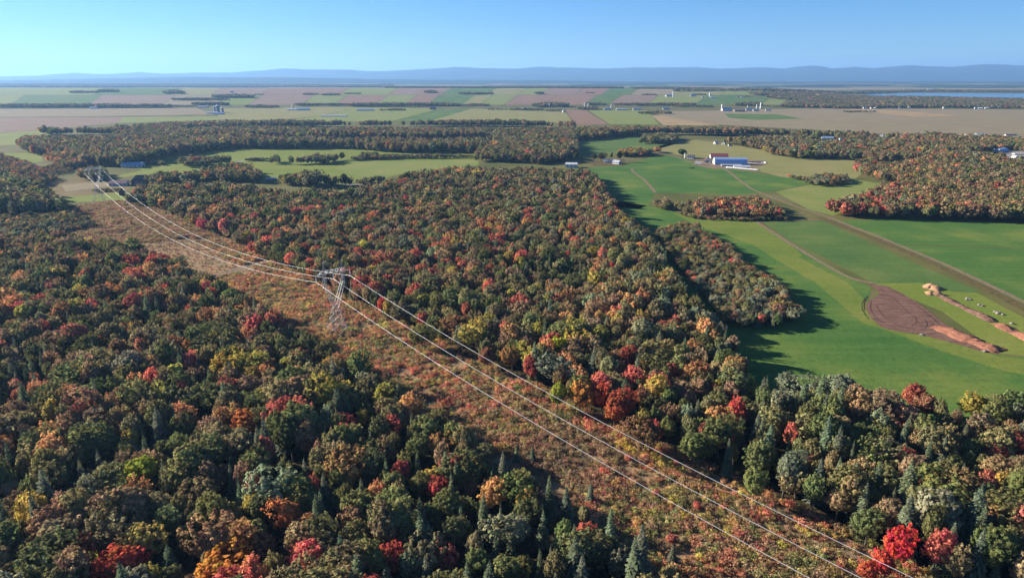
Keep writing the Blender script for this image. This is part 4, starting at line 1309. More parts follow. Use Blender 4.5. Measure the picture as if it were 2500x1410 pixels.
# trees on the far plain
rsf = random.Random(77)
ROWS = [(-60, 420, 264, 250, 'wide hazy tree line before the long hill'), (360, 470, 262, 255, 'low tree line by the tan field'), (470, 490, 262, 258, 'short dark tree line near the silos'), (600, 680, 264, 254, 'wooded knoll beside the silos'), (720, 860, 259, 249, 'tree line below the mauve fields'), (850, 1030, 261, 247, 'dense tree line below the strip fields'), (1020, 1120, 260, 248, 'mounded tree line below the strip fields'), (1110, 1195, 260, 251, 'low tree line below the green strip'), (930, 990, 271, 263, 'clump of trees beside a farm'), (1190, 1240, 269, 264, 'row of farmstead trees'), (1245, 1325, 270, 262, 'trees around the white-roofed farm'), (1300, 1390, 262, 246, 'dark hump of trees above the farm'), (1330, 1380, 272, 266, 'low bushes before the farm'), (1410, 1460, 268, 258, 'trees under the tall silo'), (1430, 1480, 258, 248, 'dark round grove above the silo'), (1495, 1560, 258, 249, 'blue-green tree line behind the farms'), (1550, 1700, 259, 248, 'long tree line at the foot of the hill'), (1560, 1640, 279, 268, 'thick dark copse on the plain'), (1640, 1740, 262, 254, 'tree line along the stubble plain'), (1790, 1860, 259, 247, 'grove behind the big farm'), (1860, 2060, 262, 256, 'tree line at the edge of the plain'), (620, 645, 232, 228, 'small dark copse on the hill'), (740, 780, 232, 226, 'crescent copse on the mauve field'), (785, 830, 234, 226, 'copse beside the brown strip'), (840, 880, 230, 225, 'thin copse on the hill'), (1036, 1066, 228, 219, 'dense round copse high on the hill'), (1118, 1205, 231, 223, 'long copse high on the hill'), (1306, 1328, 231, 222, 'small round copse high on the hill'), (1430, 1452, 228, 224, 'tiny copse on the green strip'), (1566, 1602, 233, 228, 'dark copse near the white silo'), (170, 240, 228, 220, 'hazy copse on the pale fields'), (400, 450, 230, 216, 'tall dark copse on the pale fields'), (240, 290, 226, 216, 'dark wood corner on the ridge'), (420, 560, 246, 236, 'wooded slope of the hill'), (520, 620, 240, 226, 'wooded fold of the hill'), (470, 560, 258, 246, 'wooded foot of the hill'), (2060, 2140, 275, 268, 'small copse on the tan strip'), (1690, 1722, 233, 227, 'trees beside the hill farm'), (1800, 1830, 238, 233, 'trees around a hill house')]
for k, (a, b, y0, y1, lab) in enumerate(ROWS):
    m = (a + b) / 2
    w = (b - a) / 2
    hpx = y0 - y1
    dist = G(m, y0)[1]
    h = min(max(hpx / FOCAL_PX * dist * 0.72, 7), 17)
    n = 9
    front = [(a + (b - a) * i / n, y0 + rsf.uniform(-.5, .4)) for i in range(n + 1)]
    dep = max(0.8, (hpx - h * FOCAL_PX / dist) * 0.9)
    back = [(b - (b - a) * i / n, y0 - dep * (0.35 + 0.65 * math.sin(math.pi * (i + .3) / (n + .6))) * rsf.uniform(.6, 1.1) - 0.4) for i in range(n + 1)]
    far_wood(poly_px(front + back), 10, 300 + k, h * 0.7, h, lab, 0.95, (46, 22, 14, 0, 1, 1, 8, 8), 1.25, 'treeline', False)
grove([(-150, 214), (280, 214), (600, 213), (960, 213.5), (960, 209.5), (700, 207.5), (400, 206.5), (-150, 205.5)], 16, 401, 14, 19, 'long forested crest of the hill', (36, 22, 36, 1, 2, 0, 4, 0), wfac=1.9)
grove([(940, 215), (1250, 215.5), (1520, 216.5), (1520, 214.6), (1250, 213.6), (940, 213)], 15, 402, 9, 13, 'thin dark tree line on the crest of the hill', (46, 22, 14, 0, 1, 1, 8, 8), wfac=1.9)
grove([(1540, 217), (1660, 218), (1760, 219), (1760, 217.6), (1540, 215.5)], 15, 403, 9, 13, 'dark tree line at the end of the hill crest', (46, 22, 14, 0, 1, 1, 8, 8), wfac=1.9)
grove([(1870, 240), (1960, 248), (1900, 262), (2050, 266), (2300, 264), (2700, 268), (2700, 244), (2500, 246), (2300, 240), (2060, 236), (1900, 232)], 14, 404, 10, 16, 'broad blue-green woods before the river', (40, 20, 26, 1, 1, 1, 8, 4), wfac=1.7, dens=.75)
grove([(1850, 234), (2060, 237), (2050, 231), (1900, 228), (1830, 230)], 14, 405, 10, 14, 'brown wood on the near river bank', (20, 24, 50, 0, 2, 0, 2, 2), wfac=1.7)
grove([(1640, 225), (1900, 224), (2250, 225), (2600, 227), (2600, 224), (2250, 222), (1900, 221.5), (1640, 222)], 26, 406, 12, 17, 'blue tree line on the far river bank', (50, 20, 14, 0, 0, 0, 10, 6), wfac=2.6, dens=.8)

# ------------------------------------------------------------------ the power line clearing
CLEAR = np.array([along(-190, -WIDTH - 4), along(-190, 4), along(120, 3), along(420, 3), along(690, 2), along(740, -20), along(735, -60), along(690, -110), along(650, -170), along(600, -200), along(585, -95), along(555, -WIDTH - 52), along(470, -WIDTH - 14), along(300, -WIDTH - 4), along(40, -WIDTH - 5)])
sheet('clearing', CLEAR, .12, M['clearing'], 'russet cleared strip of ground under the power line')
rs2 = np.random.RandomState(8)
P = fill(CLEAR, 1.75, 9, 0.5)
cx, cy = project(P[:, 0], P[:, 1], np.zeros(len(P)))
road = [G(*p)[:2] for p in [(500, 682), (515, 678), (560, 664), (612, 648), (645, 640)]]
keep = (cx > -250) & (cx < 2600) & (cy < 1500) & (seg_dist(P, road) > 5.5)
dens = value_noise(P[:, 0], P[:, 1], 11, 4) * 0.6 + value_noise(P[:, 0], P[:, 1], 4.5, 5) * 0.4
s_ = (P - LINE_A) @ U; o_ = (P - LINE_A) @ NRM
grassy = ((s_ > 390) & (s_ < 520) & (o_ < -16))
keep &= rs2.rand(len(P)) < np.where(grassy, 0.35, np.clip(dens * 1.9 - 0.05, 0.12, 1))
P = P[keep]; cx, cy = cx[keep], cy[keep]; dens = dens[keep]; s_ = s_[keep]; o_ = o_[keep]; grassy = grassy[keep]
BUSH = np.array([(0.447, 0.268, 0.152), (0.590, 0.268, 0.152), (0.660, 0.205, 0.143), (0.660, 0.383, 0.152), (0.483, 0.402, 0.125), (0.259, 0.268, 0.098), (0.412, 0.330, 0.169), (0.643, 0.500, 0.107)])
zone = value_noise(P[:, 0], P[:, 1], 16, 12)
w = np.stack([1.2 + 0 * zone, 1.5 * zone + .4, 1.3 * (zone > .55) + .25, .7 * zone + .3, .9 * (1 - zone) + .2, 1.3 * (1 - zone) + .2, 1.0 + 0 * zone, .22 + 0 * zone], 1)
w[:, 7] += 2.2 * np.exp(-((s_ - 88) / 9) ** 2 - ((o_ + 7) / 5) ** 2) * 3
w /= w.sum(1)[:, None]
pick = (rs2.rand(len(P))[:, None] > np.cumsum(w, 1)).sum(1).clip(0, 7)
BUSH = BUSH * 0.74 + np.array([0.25, 0.185, 0.115]) * 0.22
tint = BUSH[pick] * rs2.uniform(.72, 1.22, (len(P), 1)) * rs2.uniform(.9, 1.1, (len(P), 3))
dull = np.clip((s_ - 430) / 90, 0, 0.62) + 0.6 * ((np.abs(s_ - 98) < 18) & (o_ < -10))
tint = tint * (1 - dull[:, None]) + np.array([0.30, 0.215, 0.135]) * dull[:, None] * rs2.uniform(.7, 1.2, (len(P), 1))
sz = rs2.uniform(.55, 1.25, len(P)) * (0.55 + 0.75 * dens) * np.where(grassy, 0.5, 1.0)
tall = rs2.uniform(.8, 1.25, len(P))
scatter('shrubbery', np.concatenate([P, np.full((len(P), 1), .1)], 1), [IDX['S%d' % k] for k in rs2.randint(0, NS, len(P))], np.stack([np.zeros(len(P)), np.zeros(len(P)), rs2.rand(len(P)) * 6.28], 1), np.stack([sz * 1.15, sz * 1.15, sz * tall], 1), tint, 'red, orange and green brush covering the power line clearing')

# young trees growing up in the clearing and along its shaded edge
rs3 = random.Random(44)
for k, (ppx, ppy, cl, h) in enumerate([(1262, 1130, 6, 7), (1300, 1128, 6, 6), (1440, 1230, 6, 7), (1640, 1380, 6, 6), (1150, 1080, 3, 4), (1640, 1330, 3, 3.5), (1700, 1250, 3, 3), (1535, 1130, 3, 3), (1475, 1160, 3, 3), (1600, 1215, 3, 3.2), (330, 556, 6, 5), (322, 552, 6, 6)]):
    q = G(ppx, ppy)
    single_tree(q[0], q[1], .1, cl, h, h / 12 if cl == 6 else h / 9, jitter(TINT[CLASSES[cl]], rs3), ('young spruce' if cl == 6 else 'red maple sapling') + ' growing up in the power line clearing', ('young spruces' if cl == 6 else 'maple saplings') + ' in the power line clearing', rs3, k)
    count[cl] += 1

# ------------------------------------------------------------------ pylon and wires
T0 = np.array([-84.3, 313.8])
ANG = math.atan2(NRM[1], NRM[0])                             # local x across the line


def pylon(loc, label):
    root = empty('transmission_pylon', (loc[0], loc[1], 0), ANG)
    tag(root, label, 'pylon', 'lattice pylons of the power line')
    zb = [0, 4.5, 8.5, 12, 15.5]
    hw = [4.6, 3.55, 2.65, 1.95, 1.35]
    for sx in (-1, 1):
        for sy in (-1, 1):
            b = MB()
            for i in range(4):
                b.bar((sx * hw[i], sy * hw[i], zb[i]), (sx * hw[i + 1], sy * hw[i + 1], zb[i + 1]), .20, .13)
            lg = b.build('leg', M['steel'], root)
            f = MB(); f.lathe([(.0, .7), (.35, .7), (.5, 0), (.5, -.3)], 10, (sx * hw[0], sy * hw[0]))
            f.build('footing', M['concrete'], lg)
    b = MB()
    for i in range(4):
        for (ax, ay, bx, by) in ((-1, -1, 1, -1), (1, -1, 1, 1), (1, 1, -1, 1), (-1, 1, -1, -1)):
            b.bar((ax * hw[i], ay * hw[i], zb[i]), (bx * hw[i + 1], by * hw[i + 1], zb[i + 1]), .085)
            b.bar((bx * hw[i], by * hw[i], zb[i]), (ax * hw[i + 1], ay * hw[i + 1], zb[i + 1]), .085)
            b.bar((ax * hw[i + 1], ay * hw[i + 1], zb[i + 1]), (bx * hw[i + 1], by * hw[i + 1], zb[i + 1]), .085)
    b.build('bracing', M['steel'], root)
    # two arms of the window, leaning out from the waist and then upright to the crossarm
    for sx in (-1, 1):
        b = MB()
        for sy in (-1, 1):
            lo_o, lo_i = (sx * 1.35, sy * 1.35, 15.5), (sx * 0.25, sy * 1.1, 16.6)
            k_o, k_i = (sx * 5.3, sy * .95, 26.4), (sx * 4.2, sy * .9, 26.8)
            t_o, t_i = (sx * 5.2, sy * .8, 31.6), (sx * 4.0, sy * .8, 31.6)
            for a_, b_ in ((lo_o, k_o), (lo_i, k_i), (k_o, t_o), (k_i, t_i)):
                b.bar(a_, b_, .15)
            n = 7
            for i in range(n):
                u0, u1 = i / n, (i + 1) / n
                p = lambda A, B, u: tuple(A[j] + (B[j] - A[j]) * u for j in range(3))
                a_, b_ = (p(lo_o, k_o, u0), p(lo_i, k_i, u1)) if i % 2 else (p(lo_i, k_i, u0), p(lo_o, k_o, u1))
                b.bar(a_, b_, .075)
            b.bar(k_o, k_i, .09); b.bar(k_i, t_o, .075); b.bar(k_o, t_i, .075)
        for u in (0, .33, .66, 1):
            b.bar((sx * (1.35 + 3.95 * u), -1.35 + .4 * u, 15.5 + 10.9 * u), (sx * (1.35 + 3.95 * u), 1.35 - .4 * u, 15.5 + 10.9 * u), .075)
        b.build('window_arm', M['steel'], root)
        b = MB()
        for sy in (-1, 1):
            b.bar((sx * 5.2, sy * .8, 33.0), (sx * 4.6, 0, 36.6), .12, .08)
            b.bar((sx * 4.0, sy * .8, 33.0), (sx * 4.6, 0, 36.6), .12, .08)
        b.bar((sx * 4.6, 0, 36.4), (sx * 4.6, 0, 37.6), .09)
        b.build('earth_wire_peak', M['steel'], root)
    b = MB()
    for sy in (-1, 1):
        b.bar((-9.0, 0, 31.2), (-5.2, sy * .8, 31.6), .13); b.bar((9.0, 0, 31.2), (5.2, sy * .8, 31.6), .13)
        b.bar((-9.0, 0, 31.2), (-5.2, sy * .8, 33.0), .10); b.bar((9.0, 0, 31.2), (5.2, sy * .8, 33.0), .10)
        b.bar((-5.2, sy * .8, 31.6), (5.2, sy * .8, 31.6), .13); b.bar((-5.2, sy * .8, 33.0), (5.2, sy * .8, 33.0), .13)
        n = 8
        for i in range(n):
            x0, x1 = -5.2 + 10.4 * i / n, -5.2 + 10.4 * (i + 1) / n
            b.bar((x0, sy * .8, 31.6 if i % 2 else 33.0), (x1, sy * .8, 33.0 if i % 2 else 31.6), .075)
        for sx in (-1, 1):
            b.bar((sx * 7, sy * .42, 31.4), (sx * 6.2, sy * .6, 32.4), .08)
    for i in range(9):
        x0 = -5.2 + 10.4 * i / 8
        b.bar((x0, -.8, 33.0), (x0, .8, 33.0), .07)
    b.build('crossarm', M['steel'], root)
    for x in (-8.7, 0, 8.7):
        b = MB()
        z = 31.2
        prof = []
        while z > 28.7:
            prof += [(.05, z), (.05, z - .03), (.17, z - .06), (.17, z - .10), (.05, z - .13)]
            z -= .2
        b.lathe(prof, 8, (x, 0))
        s_ = b.build('insulator_string', M['insulator'], root)
        c = MB(); c.bar((x, -.45, 28.5), (x, .45, 28.5), .10)
        c.build('clamp', M['steel'], s_)
    return root


pylon(T0, 'grey lattice pylon standing in the russet clearing')
T1 = T0 + U * 500
pylon(T1, 'hazy lattice pylon at the head of the clearing')
for o_x, nm in ((-8.7, 'outer wire above the shaded side of the clearing'), (0, 'middle wire of the power line'), (8.7, 'outer wire above the sunlit side of the clearing')):
    b = MB()
    pts = []
    for i in range(0, 49):
        s = -490 + 490 * i / 48
        z = 12.9 + 15.5 * ((s + 245) / 245) ** 2
        p = T0 + U * s + NRM * o_x
        pts.append((p[0], p[1], z))
    for i in range(1, 41):
        s = 500 * i / 40
        z = 9.0 + 19.4 * ((s - 250) / 250) ** 2
        p = T0 + U * s + NRM * o_x
        pts.append((p[0], p[1], z))
    b.tube(pts, 0.05, 6)
    tag(b.build('power_line_wire', M['wire'], None, True), 'pale sagging ' + nm, 'wire', 'wires of the power line')

# ------------------------------------------------------------------ farm buildings
def gable(name, label, cat, c, L, W, eave, ridge, rot, wall, roof, windows=3, doors=1, over=.35, hip=0.0, group=None):
    root = empty(name, (c[0], c[1], c[2] if len(c) > 2 else 0), rot)
    tag(root, label, cat, group)
    b = MB()
    b.box(-L / 2, L / 2, -W / 2, W / 2, -.3, eave)
    if hip == 0:
        for sx in (-1, 1):
            p = [(sx * L / 2, -W / 2, eave), (sx * L / 2, W / 2, eave), (sx * L / 2, 0, ridge - .05)]
            b.face(*(p if sx > 0 else p[::-1]))
    b.build('wall', M[wall], root)
    b = MB()
    th = .14
    hx = hip * W / 2
    for sy in (-1, 1):
        e = eave - over * (ridge - eave) / (W / 2)
        q = [(-L / 2 - over, sy * (W / 2 + over), e), (L / 2 + over, sy * (W / 2 + over), e), (L / 2 + over - hx, 0, ridge), (-L / 2 - over + hx, 0, ridge)]
        u = [(x, y, z + th) for x, y, z in q]
        if sy > 0: q, u = q[::-1], u[::-1]
        b.face(*u); b.face(*q[::-1])
        b.face(q[0], q[1], u[1], u[0]); b.face(q[1], q[2], u[2], u[1]); b.face(q[3], q[0], u[0], u[3])
    if hip:
        e = eave - over * (ridge - eave) / (W / 2)
        for sx in (-1, 1):
            p = [(sx * (L / 2 + over), -W / 2 - over, e + th), (sx * (L / 2 + over), W / 2 + over, e + th), (sx * (L / 2 + over - hx), 0, ridge + th)]
            b.face(*(p if sx > 0 else p[::-1]))
    b.build('roof', M[roof], root)
    for sy in (-1, 1):
        for i in range(windows):
            x = -L / 2 + L * (i + .5) / windows
            b = MB(); y = sy * W / 2
            b.box(x - min(.6, L / windows * .28), x + min(.6, L / windows * .28), y - .04, y + .04, eave * .38, eave * .78)
            b.build('window', M['glass'], root)
    for sx in (-1, 1)[:doors * 2]:
        b = MB(); x = sx * L / 2
        b.box(x - .05, x + .05, -min(1.6, W * .22), min(1.6, W * .22), 0, eave * .82)
        b.build('door', M['door'], root)
    return root


def silo(label, c, r, h, wall, top='silolight', group=None):
    root = empty('silo', (c[0], c[1], c[2] if len(c) > 2 else 0))
    tag(root, label, 'silo', group)
    b = MB(); b.lathe([(r, -.3), (r, h - r * .5)], 18); b.build('wall', M[wall], root, True)
    b = MB(); b.lathe([(r + .08, h - r * .5), (r * .9, h - r * .2), (r * .55, h + r * .1), (0.01, h + r * .2)], 18); b.build('dome', M[top], root, True)
    for k in range(1, 4):
        b = MB(); z = (h - r * .5) * k / 4; b.lathe([(r, z), (r + .06, z + .05), (r + .06, z + .2), (r, z + .25)], 18); b.build('band', M['steel'], root)
    return root


def on(px, py):
    return G(px, py)


# the arched barn: pale sheeting, its sky-lit shade put into the colour as blue
p = on(1785, 402); RB = R(-4)
root = empty('arched_barn', (p[0], p[1] + 7, 0), RB); tag(root, 'long arched barn with white ribs, blue shade put into its sheeting colour', 'barn')
Lb, Rb, Hb = 45.0, 8.0, 9.0
arch = [(math.cos(a) * Rb, math.sin(a) ** .85 * Hb) for a in np.linspace(0, math.pi, 19)]
b = MB()
b.raw([(x, y, z) for x in (-Lb / 2, Lb / 2) for y, z in arch], [(i, i + 1, 19 + i + 1, 19 + i) for i in range(18)])
b.build('roof', M['shadebluesheet'], root, True)
for sx in (-1, 1):
    b = MB(); x = sx * (Lb / 2 - .15)
    q = [(x, y, z * .99) for y, z in arch]
    b.face(*(q if sx > 0 else q[::-1])); b.build('end_wall', M['white'], root)
    b = MB(); x = sx * (Lb / 2 - .1); b.box(x - .06, x + .06, -2.5, 2.5, 0, 4.6); b.build('door', M['greyroof'], root)
for i in range(16):
    x = -Lb / 2 + Lb * i / 15
    b = MB()
    V = []
    for y, z in arch:
        V += [(x - .35, y * 1.012, z * 1.012 + .02), (x + .35, y * 1.012, z * 1.012 + .02)]
    n = len(arch)
    b.raw(V[10:-10], [(2 * i_, 2 * i_ + 1, 2 * i_ + 3, 2 * i_ + 2) for i_ in range(n - 11)])
    b.build('rib', M['white'], root)
b = MB()
b.box(-Lb / 2, Lb / 2, -.9, .9, Hb + .02, Hb + .45); b.build('ridge_vent', M['white'], root)

p = on(1757, 388); gable('red_roof_barn', 'white barn with a red metal roof behind the arched one', 'barn', (p[0], p[1] + 5, 0), 26, 10, 4.0, 7.6, R(-4), 'white', 'redroof', 6)
p = on(1729, 397); gable('red_roof_shed', 'small white shed with a red gable roof', 'shed', (p[0], p[1] + 3, 0), 10, 9, 3.8, 7.0, R(70), 'white', 'redroof', 2)
p = on(1785, 406); gable('low_shed', 'long low white shed against the arched barn', 'shed', (p[0], p[1] + .5, 0), 27, 4, 2.2, 2.8, R(-4), 'white', 'whiteroof', 7)
p = on(1812, 412); gable('low_barn', 'low white barn in front of the arched one', 'barn', (p[0], p[1] + 3, 0), 21, 7, 2.6, 4.4, R(-8), 'white', 'whiteroof', 4)
a0, a1 = on(1772, 410), on(1854, 417)
b = MB(); n = 26
pts = [tuple(a0[:2] + (a1 - a0)[:2] * i / n) + (1.0 + .06 * math.sin(i * 2.1),) for i in range(n + 1)]
b.tube(pts, [.3] + [1.15 + .09 * math.sin(i * 1.7) for i in range(1, n)] + [.4], 12)
tag(b.build('silage_bag', M['plastic'], None, True), 'long white plastic silage tube lying by the barns', 'silage bag')
# white trailer
p = on(1705, 402)
root = empty('trailer', (p[0], p[1], 0), R(-28)); tag(root, 'white box trailer parked on the farm road', 'trailer')
b = MB(); b.box(-4.6, 4.6, -1.25, 1.25, 1.05, 3.9); b.build('body', M['white'], root)
b = MB(); b.box(-4.6, 6.0, -.5, .5, .8, 1.04); b.build('chassis', M['steel'], root)
for x in (-3.4, -2.2):
    for y in (-1.1, 1.1):
        b = MB(); b.tube([(x, y - .15, .5), (x, y + .15, .5)], .5, 14); b.build('wheel', M['rubber'], root)
b = MB(); b.box(-4.66, -4.61, -1.1, 1.1, 1.2, 3.7); b.build('door', M['greyroof'], root)
# manure slab with low walls
p = on(1846, 398)
root = empty('silage_clamp', (p[0], p[1], 0), R(-5)); tag(root, 'open concrete clamp with low walls beside the arched barn', 'clamp')
b = MB(); b.box(-12, 12, -5, 5, .1, .2); b.build('slab', M['concrete'], root)
b = MB(); b.box(-12, 12, 5.01, 5.3, 0, 1.7); b.build('wall', M['concrete'], root)
b = MB(); b.box(12.01, 12.3, -5, 5.3, 0, 1.7); b.build('wall', M['white'], root)
heap('silage_heap', [(1832, 397), (1845, 397), (1858, 398)], 6, 1.4, 'crease', 'dark heap of silage on the concrete clamp', 9, 'heap')
heap('soil_heap', [(1682, 411), (1690, 411), (1696, 411)], 3, 1.1, 'crease', 'small dark heap in the green field below the trailer', 10)
p = on(1688, 388); gable('farmhouse', 'grey farmhouse with a dark roof beside the big round tree', 'house', (p[0], p[1] + 3, 0), 10, 8, 3.2, 6.0, R(-30), 'greyroof', 'darkroof', 3)
silo('slim white silo beside the grey farmhouse', on(1672, 386), 1.0, 7.5, 'silolight')
silo('white silo beside the white farm building', on(1475, 396), 1.5, 7.6, 'silolight')
p = on(1488, 398); gable('farm_building', 'long white farm building by the gravel road', 'barn', (p[0], p[1] + 3, 0), 13, 6, 3.2, 4.6, R(-6), 'white', 'whiteroof', 4)
p = on(1507, 401); gable('farm_building', 'white farm building with a grey gable roof', 'barn', (p[0], p[1] + 3, 0), 10, 8, 3.0, 5.6, R(-38), 'white', 'greyroof', 2)
p = on(1396, 409); gable('metal_shed', 'wide shed with a pale grey roof at the corner of the wood', 'shed', (p[0], p[1] + 4, 0), 16, 12, 4.5, 6.4, R(-10), 'white', 'whiteroof', 3)
p = on(1594, 374); gable('cottage', 'tiny white cottage beside the orange red tree', 'cottage', (p[0], p[1] + 2, 0), 5, 4, 2.6, 4.2, R(60), 'white', 'darkroof', 1)
p = on(1749, 352); gable('cottage', 'white cottage under two brown trees', 'cottage', (p[0], p[1] + 2, 0), 8, 6, 3, 5, R(20), 'white', 'whiteroof', 2)
p = on(1768, 353.5); gable('cottage', 'white cottage at the corner of the mixed wood', 'cottage', (p[0], p[1] + 2, 0), 7, 6, 3, 5, R(50), 'white', 'greyroof', 2)
p = on(1783, 357); gable('cottage', 'small dark-roofed cottage near the mixed wood', 'cottage', (p[0], p[1] + 2, 0), 6, 5, 2.4, 4, R(0), 'white', 'darkroof', 1)
# left
p = on(320, 409); gable('metal_barn', 'long barn with a pale blue-grey roof at the hay field', 'barn', (p[0], p[1] + 6, 0), 27, 13, 3.4, 6.6, R(6), 'white', 'blueroof', 5)
p = on(288, 454); gable('pink_roof_house', 'bungalow with a faded pink roof and dark windows', 'house', (p[0], p[1] + 4, 0), 19, 10, 3.2, 6.2, R(4), 'white', 'pinkroof', 5)
p = on(342, 450); gable('brown_roof_house', 'large house with a steep dark brown hipped roof', 'house', (p[0], p[1] + 6, 0), 22, 14, 4.2, 10.0, R(18), 'timber', 'brownroof', 4, hip=.8)
p = on(296, 477); gable('timber_shed', 'small dark timber shed at the edge of the lawn', 'shed', (p[0], p[1] + 2, 0), 5, 5, 3.4, 4.8, R(25), 'door', 'darkroof', 1)
p = on(662, 442); gable('cabin', 'low cabin with a pale grey roof among dark trees', 'cabin', (p[0], p[1] + 3, 0), 11, 6, 2.4, 3.6, R(2), 'timber', 'whiteroof', 2)
p = on(243, 439); gable('camper', 'low white camper beside the willow clump', 'camper', (p[0], p[1] + 1, 0), 8, 2.6, 2.3, 2.6, R(5), 'white', 'whiteroof', 3)
# single round trees around the farms
rs4 = random.Random(4)
for (ppx, ppy, h, wpx, tn, lab) in [(1666, 384, 13.5, 20, (0.035, 0.060, 0.020), 'dark round tree beside the slim white silo'), (1451, 393, 11, 15, (0.085, 0.080, 0.030), 'olive tree beside the white farm, shorter than its neighbour'), (1469, 396, 15, 19, (0.075, 0.070, 0.028), 'tall olive tree behind the white silo'), (1492, 390, 10.5, 8, (0.045, 0.065, 0.022), 'slim upright tree between the white farm buildings'), (1513, 395, 16, 15, (0.045, 0.065, 0.022), 'tall dark oval tree behind the grey gable roof'), (844, 456, 15, 21, (0.050, 0.062, 0.020), 'lone round dark tree by the country road, orange on one side'), (1404, 392, 13, 12, (0.10, 0.095, 0.045), 'upright tree at the corner of the dense wood'), (1526, 384, 7, 6, (0.05, 0.07, 0.02), 'small round tree by the gravel road')]:
    q = on(ppx, ppy)
    single_tree(q[0], q[1], 0, 0, h, wpx / 2 * q[1] / FOCAL_PX / 4.3, tn, lab, None, rs4, rs4.randint(0, 6))


def far_building(kind, px, py, wpx, hpx, label, wall='white', roof='whiteroof', rot=0.0, dep=.5):
    q = on(px, py); k = q[1] / FOCAL_PX
    L = wpx * k; h = hpx * k
    z = float(terrain(q[0], q[1]))
    return gable(kind, label, kind.split('_')[-1], (q[0], q[1] + 4, z + .4), L, max(6, L * dep * .6), h * .55, h, R(rot), wall, roof, 2, 1)


def far_silo(px, py, wpx, hpx, label, wall='silolight', group=None):
    q = on(px, py); k = q[1] / FOCAL_PX
    z = float(terrain(q[0], q[1]))
    silo(label, (q[0], q[1], z + .4), wpx * k / 2, hpx * k, wall, 'silolight', group)


far_silo(526, 274, 6, 14, 'dark blue silo, shorter of two at the hay farm', 'silodark'); far_silo(533, 275, 8.5, 17, 'dark blue silo, tallest of the cluster', 'silodark'); far_silo(544, 277, 5.5, 13, 'pale grey silo beside the dark blue ones', 'silodark')
far_building('barn', 518, 278, 26, 4.5, 'long white barn at the foot of the dark silos'); far_building('barn', 535, 280, 22, 5, 'pale barn in front of the dark silos', 'white', 'blueroof')
far_building('barn', 496, 263, 24, 4, 'white barn by the wooded foot of the hill', 'white', 'greyroof')
far_building('barn', 228, 266, 18, 5, 'pale barn before the wide hazy tree line')
far_silo(715, 267, 4, 11, 'single grey silo beside a blue-roofed barn'); far_building('barn', 713, 270, 24, 4, 'white barn below the single grey silo'); far_building('barn', 740, 270, 30, 6, 'blue-roofed barn beside the single grey silo', 'white', 'blueroof')
far_building('greenhouse', 815, 285, 62, 3.5, 'very long pale greenhouse behind the woods', 'white', 'whiteroof', 0, .2)
far_building('barn', 892, 271, 40, 5, 'long grey barn beside a clump of trees', 'white', 'greyroof', 0, .3); far_building('barn', 1057, 268, 15, 6, 'brown-roofed barn on the straw fields', 'timber', 'pinkroof')
far_building('barn', 1278, 268, 22, 4, 'long white-roofed barn between farmstead trees'); far_silo(1341, 262, 3.5, 7, 'small pale silo above the farm trees'); far_silo(1347, 260, 3, 6, 'tiny pale silo above the farm trees')
far_silo(1376, 275, 6.5, 5, 'squat white tank alone in the field', 'white'); far_silo(1427, 266, 2.6, 14, 'tall thin grey silo on the plain'); far_silo(1436, 262, 3, 8, 'short pale silo beside the dark round grove')
far_silo(1492, 266, 3.2, 9, 'cream silo beside low grey barns'); far_building('barn', 1484, 269, 18, 5, 'grey barn below the cream silo', 'white', 'greyroof'); far_building('barn', 1518, 269, 26, 4, 'low grey barn beside the cream silo', 'white', 'greyroof'); far_building('barn', 1556, 269, 20, 5, 'blue-grey barn behind the dark copse', 'white', 'blueroof')
far_building('barn', 1627, 268, 16, 5, 'grey barn behind the thick dark copse', 'white', 'greyroof')
far_silo(1762, 271, 4, 15, 'tall white silo of the big farm'); far_building('barn', 1775, 272, 22, 8, 'grey-blue barn beside the tall white silo', 'white', 'blueroof'); far_building('barn', 1806, 273, 26, 6, 'brown barn in the middle of the big farm', 'timber', 'pinkroof'); far_building('barn', 1829, 271, 15, 6, 'white barn of the big farm'); far_building('barn', 1846, 272, 13, 5, 'white machine barn of the big farm'); far_silo(1847, 266, 2.6, 10, 'slim white silo of the big farm'); far_silo(1857, 266, 4.2, 14, 'domed white silo of the big farm', 'white'); far_building('barn', 1876, 271, 13, 4, 'low white barn at the edge of the big farm'); far_silo(1825, 263, 2.4, 5, 'small white silo behind the big farm')
far_silo(1643, 238, 3, 13, 'white silo on the hill farm'); far_building('barn', 1634, 236, 18, 4, 'white barn on the hill farm', 'white', 'whiteroof', 15); far_building('barn', 1692, 236, 12, 5, 'grey house among hill trees', 'white', 'greyroof')
far_silo(1733, 236, 4, 9, 'pale silo of the second hill farm'); far_building('barn', 1742, 239, 13, 3, 'white barn of the second hill farm'); far_building('house', 1717, 239, 4.5, 3.5, 'tiny white house of the second hill farm'); far_building('house', 1812, 238.5, 5, 3, 'white house between hill trees')
far_building('house', 566, 226, 9, 3, 'white house in the wooded fold of the hill')
for k, (px_, py_, w_) in enumerate([(2113, 266, 9), (2128, 266, 5), (2138, 266, 6), (2197, 265, 6), (2221, 265, 5), (2306, 265, 6), (2384, 266, 7), (2395, 267, 9), (2411, 266, 9), (2440, 264, 7), (2500, 264, 8), (2045, 265, 5)]):
    far_building('house', px_, py_, w_, 4, 'small white house in the row along the river woods', rot=rs4.uniform(-30, 30)); bpy.context.scene.collection.objects
for o in list(COL.objects):
    if o.get('label') == 'small white house in the row along the river woods':
        o['group'] = 'white houses along the river woods'
for k, (px_, py_, w_) in enumerate([(2210, 221, 6), (2270, 220, 9), (2282, 220, 6), (2308, 221, 5), (2400, 223, 6), (2430, 223, 10), (2448, 224, 8), (2380, 222, 4), (2016, 222, 4), (2330, 225, 5)]):
    o = far_building('house', px_, py_, w_, 3.2, 'white house of the village across the river', rot=rs4.uniform(-30, 30)); o['group'] = 'white houses of the village across the river'
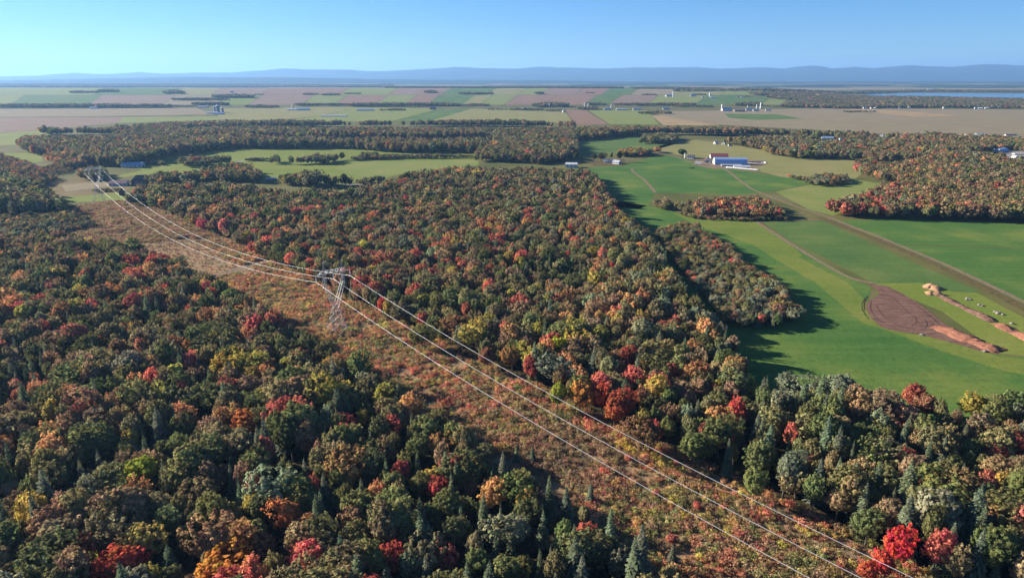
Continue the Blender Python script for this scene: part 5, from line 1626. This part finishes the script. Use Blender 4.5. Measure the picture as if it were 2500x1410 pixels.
far_building('barn', 2022, 343, 26, 9, 'pale blue-grey hall with a white end among the village trees', 'white', 'blueroof', -15)
far_building('house', 2053, 345, 5, 7, 'narrow white house among the village trees'); far_building('house', 2164, 345, 9, 9, 'white gabled house beside orange village trees', rot=60); far_building('house', 2155, 334, 6, 6, 'small white house at the back of the village trees', rot=50); far_building('house', 2186, 342, 7, 5, 'bluish house among the village trees', 'white', 'blueroof')
far_building('warehouse', 2372, 333, 30, 5, 'long white warehouse behind the village trees'); far_building('warehouse', 2398, 332, 26, 6, 'white warehouse next to another behind the village trees'); far_building('warehouse', 2470, 332, 26, 3.5, 'low dark-roofed warehouse at the plain', 'white', 'darkroof')


def dome_hall(px, py, wpx, hpx, label, end, roof, rot, L):
    q = on(px, py); k = q[1] / FOCAL_PX
    r, h = wpx * k / 2, hpx * k
    root = empty('dome_hall', (q[0], q[1] + L / 2, 0), R(rot)); tag(root, label, 'hall')
    ar = [(math.cos(a) * r, math.sin(a) * h) for a in np.linspace(0, math.pi, 17)]
    b = MB(); b.raw([(x, y, z) for y in (-L / 2, L / 2) for x, z in ar], [(i + 1, i, 17 + i, 17 + i + 1) for i in range(16)]); b.build('roof', M[roof], root, True)
    for sy in (-1, 1):
        b = MB(); q_ = [(x, sy * (L / 2 - .1), z) for x, z in ar]; b.face(*(q_ if sy < 0 else q_[::-1])); b.build('end_wall', M[end], root)


dome_hall(2455, 372, 22, 8, 'white arched hall with a blue side beside the concrete yard', 'white', 'shadebluesheet', -60, 26)
dome_hall(2483, 389, 12, 8, 'small white domed hut on the concrete yard', 'white', 'white', 0, 9)
far_building('warehouse', 2490, 378, 24, 3, 'low white shed on the concrete yard')

# ------------------------------------------------------------------ haze
m = bpy.data.materials.new('air')
m.use_nodes = True
m.node_tree.nodes.clear()
mo = m.node_tree.nodes.new('ShaderNodeOutputMaterial')
pv = m.node_tree.nodes.new('ShaderNodeVolumePrincipled')
pv.inputs['Color'].default_value = (0.27, 0.53, 0.94, 1)
pv.inputs['Density'].default_value = 4.8e-5
pv.inputs['Anisotropy'].default_value = 0.25
m.node_tree.links.new(pv.outputs[0], mo.inputs['Volume'])
b = MB(); b.box(-36000, 36000, -4000, 36000, -1.5, 620)
hz = b.build('haze', m)
tag(hz, 'pale blue haze lying over the whole plain', kind='stuff')
print('TREES', len(TREES), count, 'objects', len(COL.objects))
